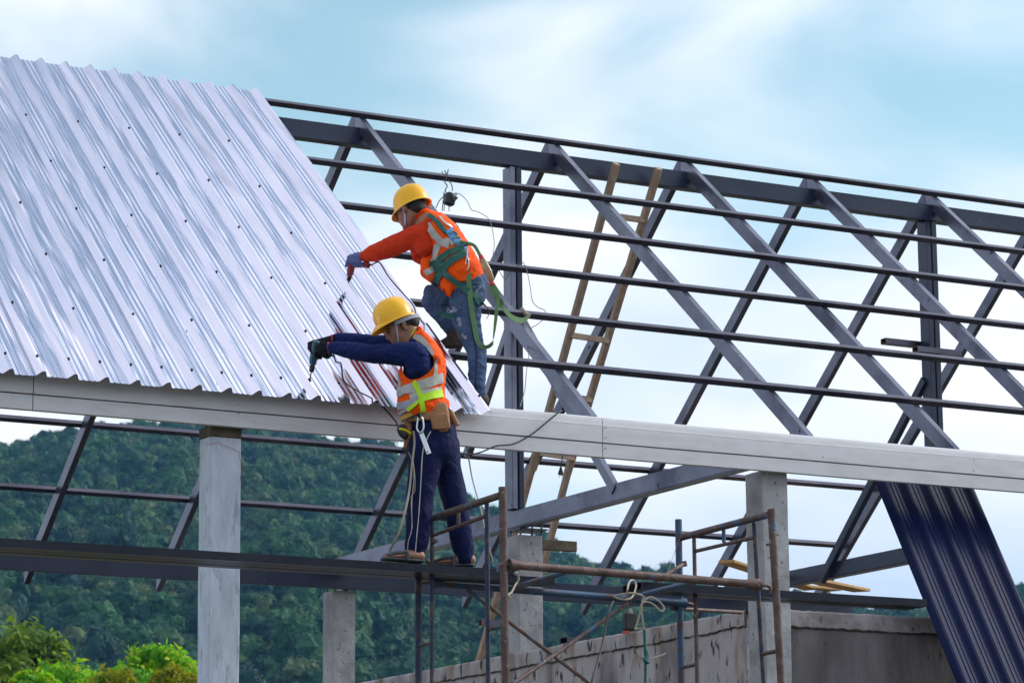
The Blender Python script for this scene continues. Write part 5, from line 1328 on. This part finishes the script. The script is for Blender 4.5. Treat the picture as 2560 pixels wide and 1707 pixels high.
# ropes and the socket lashed to the lower scaffold
cable([PY(1567, 1500, 15.7), PY(1569, 1470, 15.6), PY(1575, 1452, 15.9), PY(1585, 1451, 16.0), PY(1590, 1465, 15.95), PY(1580, 1492, 15.7), PY(1560, 1498, 15.65), PY(1535, 1490, 15.65), PY(1578, 1482, 15.6), PY(1608, 1490, 15.6), PY(1604, 1505, 15.6)], .006, 'lashing_rope', 'rope', 'pale rope lashing the two open-ended tubes to the blue transom', 'rope')
cable([PY(1606, 1506, 15.6), PY(1625, 1492, 15.6), PY(1648, 1503, 15.58), PY(1660, 1520, 15.58), PY(1652, 1527, 15.58), PY(1636, 1512, 15.6), PY(1618, 1504, 15.6), PY(1604, 1512, 15.6), PY(1608, 1560, 15.6), PY(1611, 1570, 15.6)], .0058, 'rope_loop', 'rope', 'loose loop of pale rope hanging right of the lashed tubes', 'rope')
cable([PY(1602, 1508, 15.62), PY(1598, 1540, 15.62), PY(1590, 1565, 15.62), PY(1588, 1572, 15.62), PY(1598, 1570, 15.62), PY(1612, 1573, 15.6)], .0055, 'rope_tail', 'rope', 'knotted tail of pale rope above the green rope', 'rope')
cable([PY(1611, 1573, 15.6), PY(1612, 1610, 15.6), PY(1613, 1630, 15.6), PY(1614, 1660, 15.6), PY(1613, 1710, 15.6), PY(1613, 1760, 15.6)], .008, 'green_rope', 'rope_g', 'dark green rope hanging straight down in front of the wall', 'rope')
cable([PY(1613, 1622, 15.6), PY(1618, 1640, 15.58), PY(1612, 1650, 15.57), PY(1620, 1655, 15.58)], .012, 'green_rope_knot', 'rope_g', 'frayed knot in the dark green rope in front of the wall', 'rope')
cable([PY(1592, 1622, 15.6), PY(1600, 1640, 15.6), PY(1617, 1645, 15.6), PY(1640, 1642, 15.6), PY(1665, 1632, 15.6)], .0045, 'rope_end', 'rope', 'short pale rope end sticking out right of the green rope', 'rope')
cable([PY(1286, 1433, 16.2), PY(1293, 1432, 16.2), PY(1296, 1448, 16.22), PY(1288, 1462, 16.2), PY(1279, 1480, 16.0), PY(1270, 1486, 15.9), PY(1276, 1495, 15.9)], .0065, 'end_lashing', 'rope', 'rope lashed round the walkway end at the left scaffold post', 'rope')
cable([VP(1072, 1022, 17.0), VP(1078, 1062, 17.0), VP(1085, 1100, 16.9), VP(1096, 1140, 16.7), VP(1106, 1175, 16.5), VP(1112, 1210, 16.4), VP(1122, 1252, 16.4), VP(1132, 1290, 16.4)], .0045, 'thin_rope', 'rope', 'thin tan rope hanging from the fascia behind the lower worker\'s legs', 'rope')
sb = thing('hanging_socket', VP(1447, 1430, 15.9), 'black socket block hanging by its cord above the middle of the wall', 'socket')
c = PY(1575, 1552, 15.9); MB().box((c.x-.042, c.y-.02, c.z-.055), (c.x+.042, c.y+.02, c.z+.05)).build('socket_box', M['black'], sb, bevel=.009)
MB().tube([PY(1576, 1532, 15.9), PY(1576, 1520, 15.9)], [.016, .010], 8).build('cord_grip', M['rope'], sb, smooth=1)
MB().tube(smoothpath([PY(1576, 1521, 15.9), PY(1575, 1505, 15.9), PY(1568, 1490, 15.85)]), .0045, 7).build('cord', M['black'], sb, smooth=1)
MB().box((c.x-.05, c.y-.02, c.z-.075), (c.x-.02, c.y+.01, c.z-.06)).build('red_tab', M['red'], sb)
cable([PY(1533, 1502, 15.9), PY(1521, 1530, 15.85), PY(1512, 1580, 15.8), PY(1498, 1640, 15.7), PY(1480, 1700, 15.6), PY(1470, 1760, 15.6)], .0058, 'hanging_cable', 'black', 'black cable hanging from the blue ledger in front of the wall', 'cable')
cable([PY(1700, 1344, 16.5), PY(1680, 1398, 16.3), PY(1664, 1444, 16.2)], .0016, 'string_line', 'wire', 'thin cord from the top of the blue scaffold post', 'cord')

# ================================================================== AIR
hz = MB().box((-1400, -60, -1.2), (2600, 2400, 420))
hb = hz.build('haze', [], base=(0, 0, 0)) if False else None
me = bpy.data.meshes.new('haze'); me.from_pydata([tuple(v) for v in hz.v], [], hz.f)
vm = bpy.data.materials.new('thin_air'); vm.use_nodes = True; vt = vm.node_tree; vt.nodes.clear()
o_ = vt.nodes.new('ShaderNodeOutputMaterial'); pv = vt.nodes.new('ShaderNodeVolumePrincipled'); pv.inputs['Density'].default_value = .00010; pv.inputs['Color'].default_value = (.22, .52, 1, 1); pv.inputs['Anisotropy'].default_value = .2
vt.links.new(pv.outputs[0], o_.inputs['Volume'])
me.materials.append(vm); ho = bpy.data.objects.new('haze', me); COL.objects.link(ho); ho['kind'] = 'stuff'; ho['label'] = 'thin bluish haze in the air over the hills'; ho['category'] = 'haze'
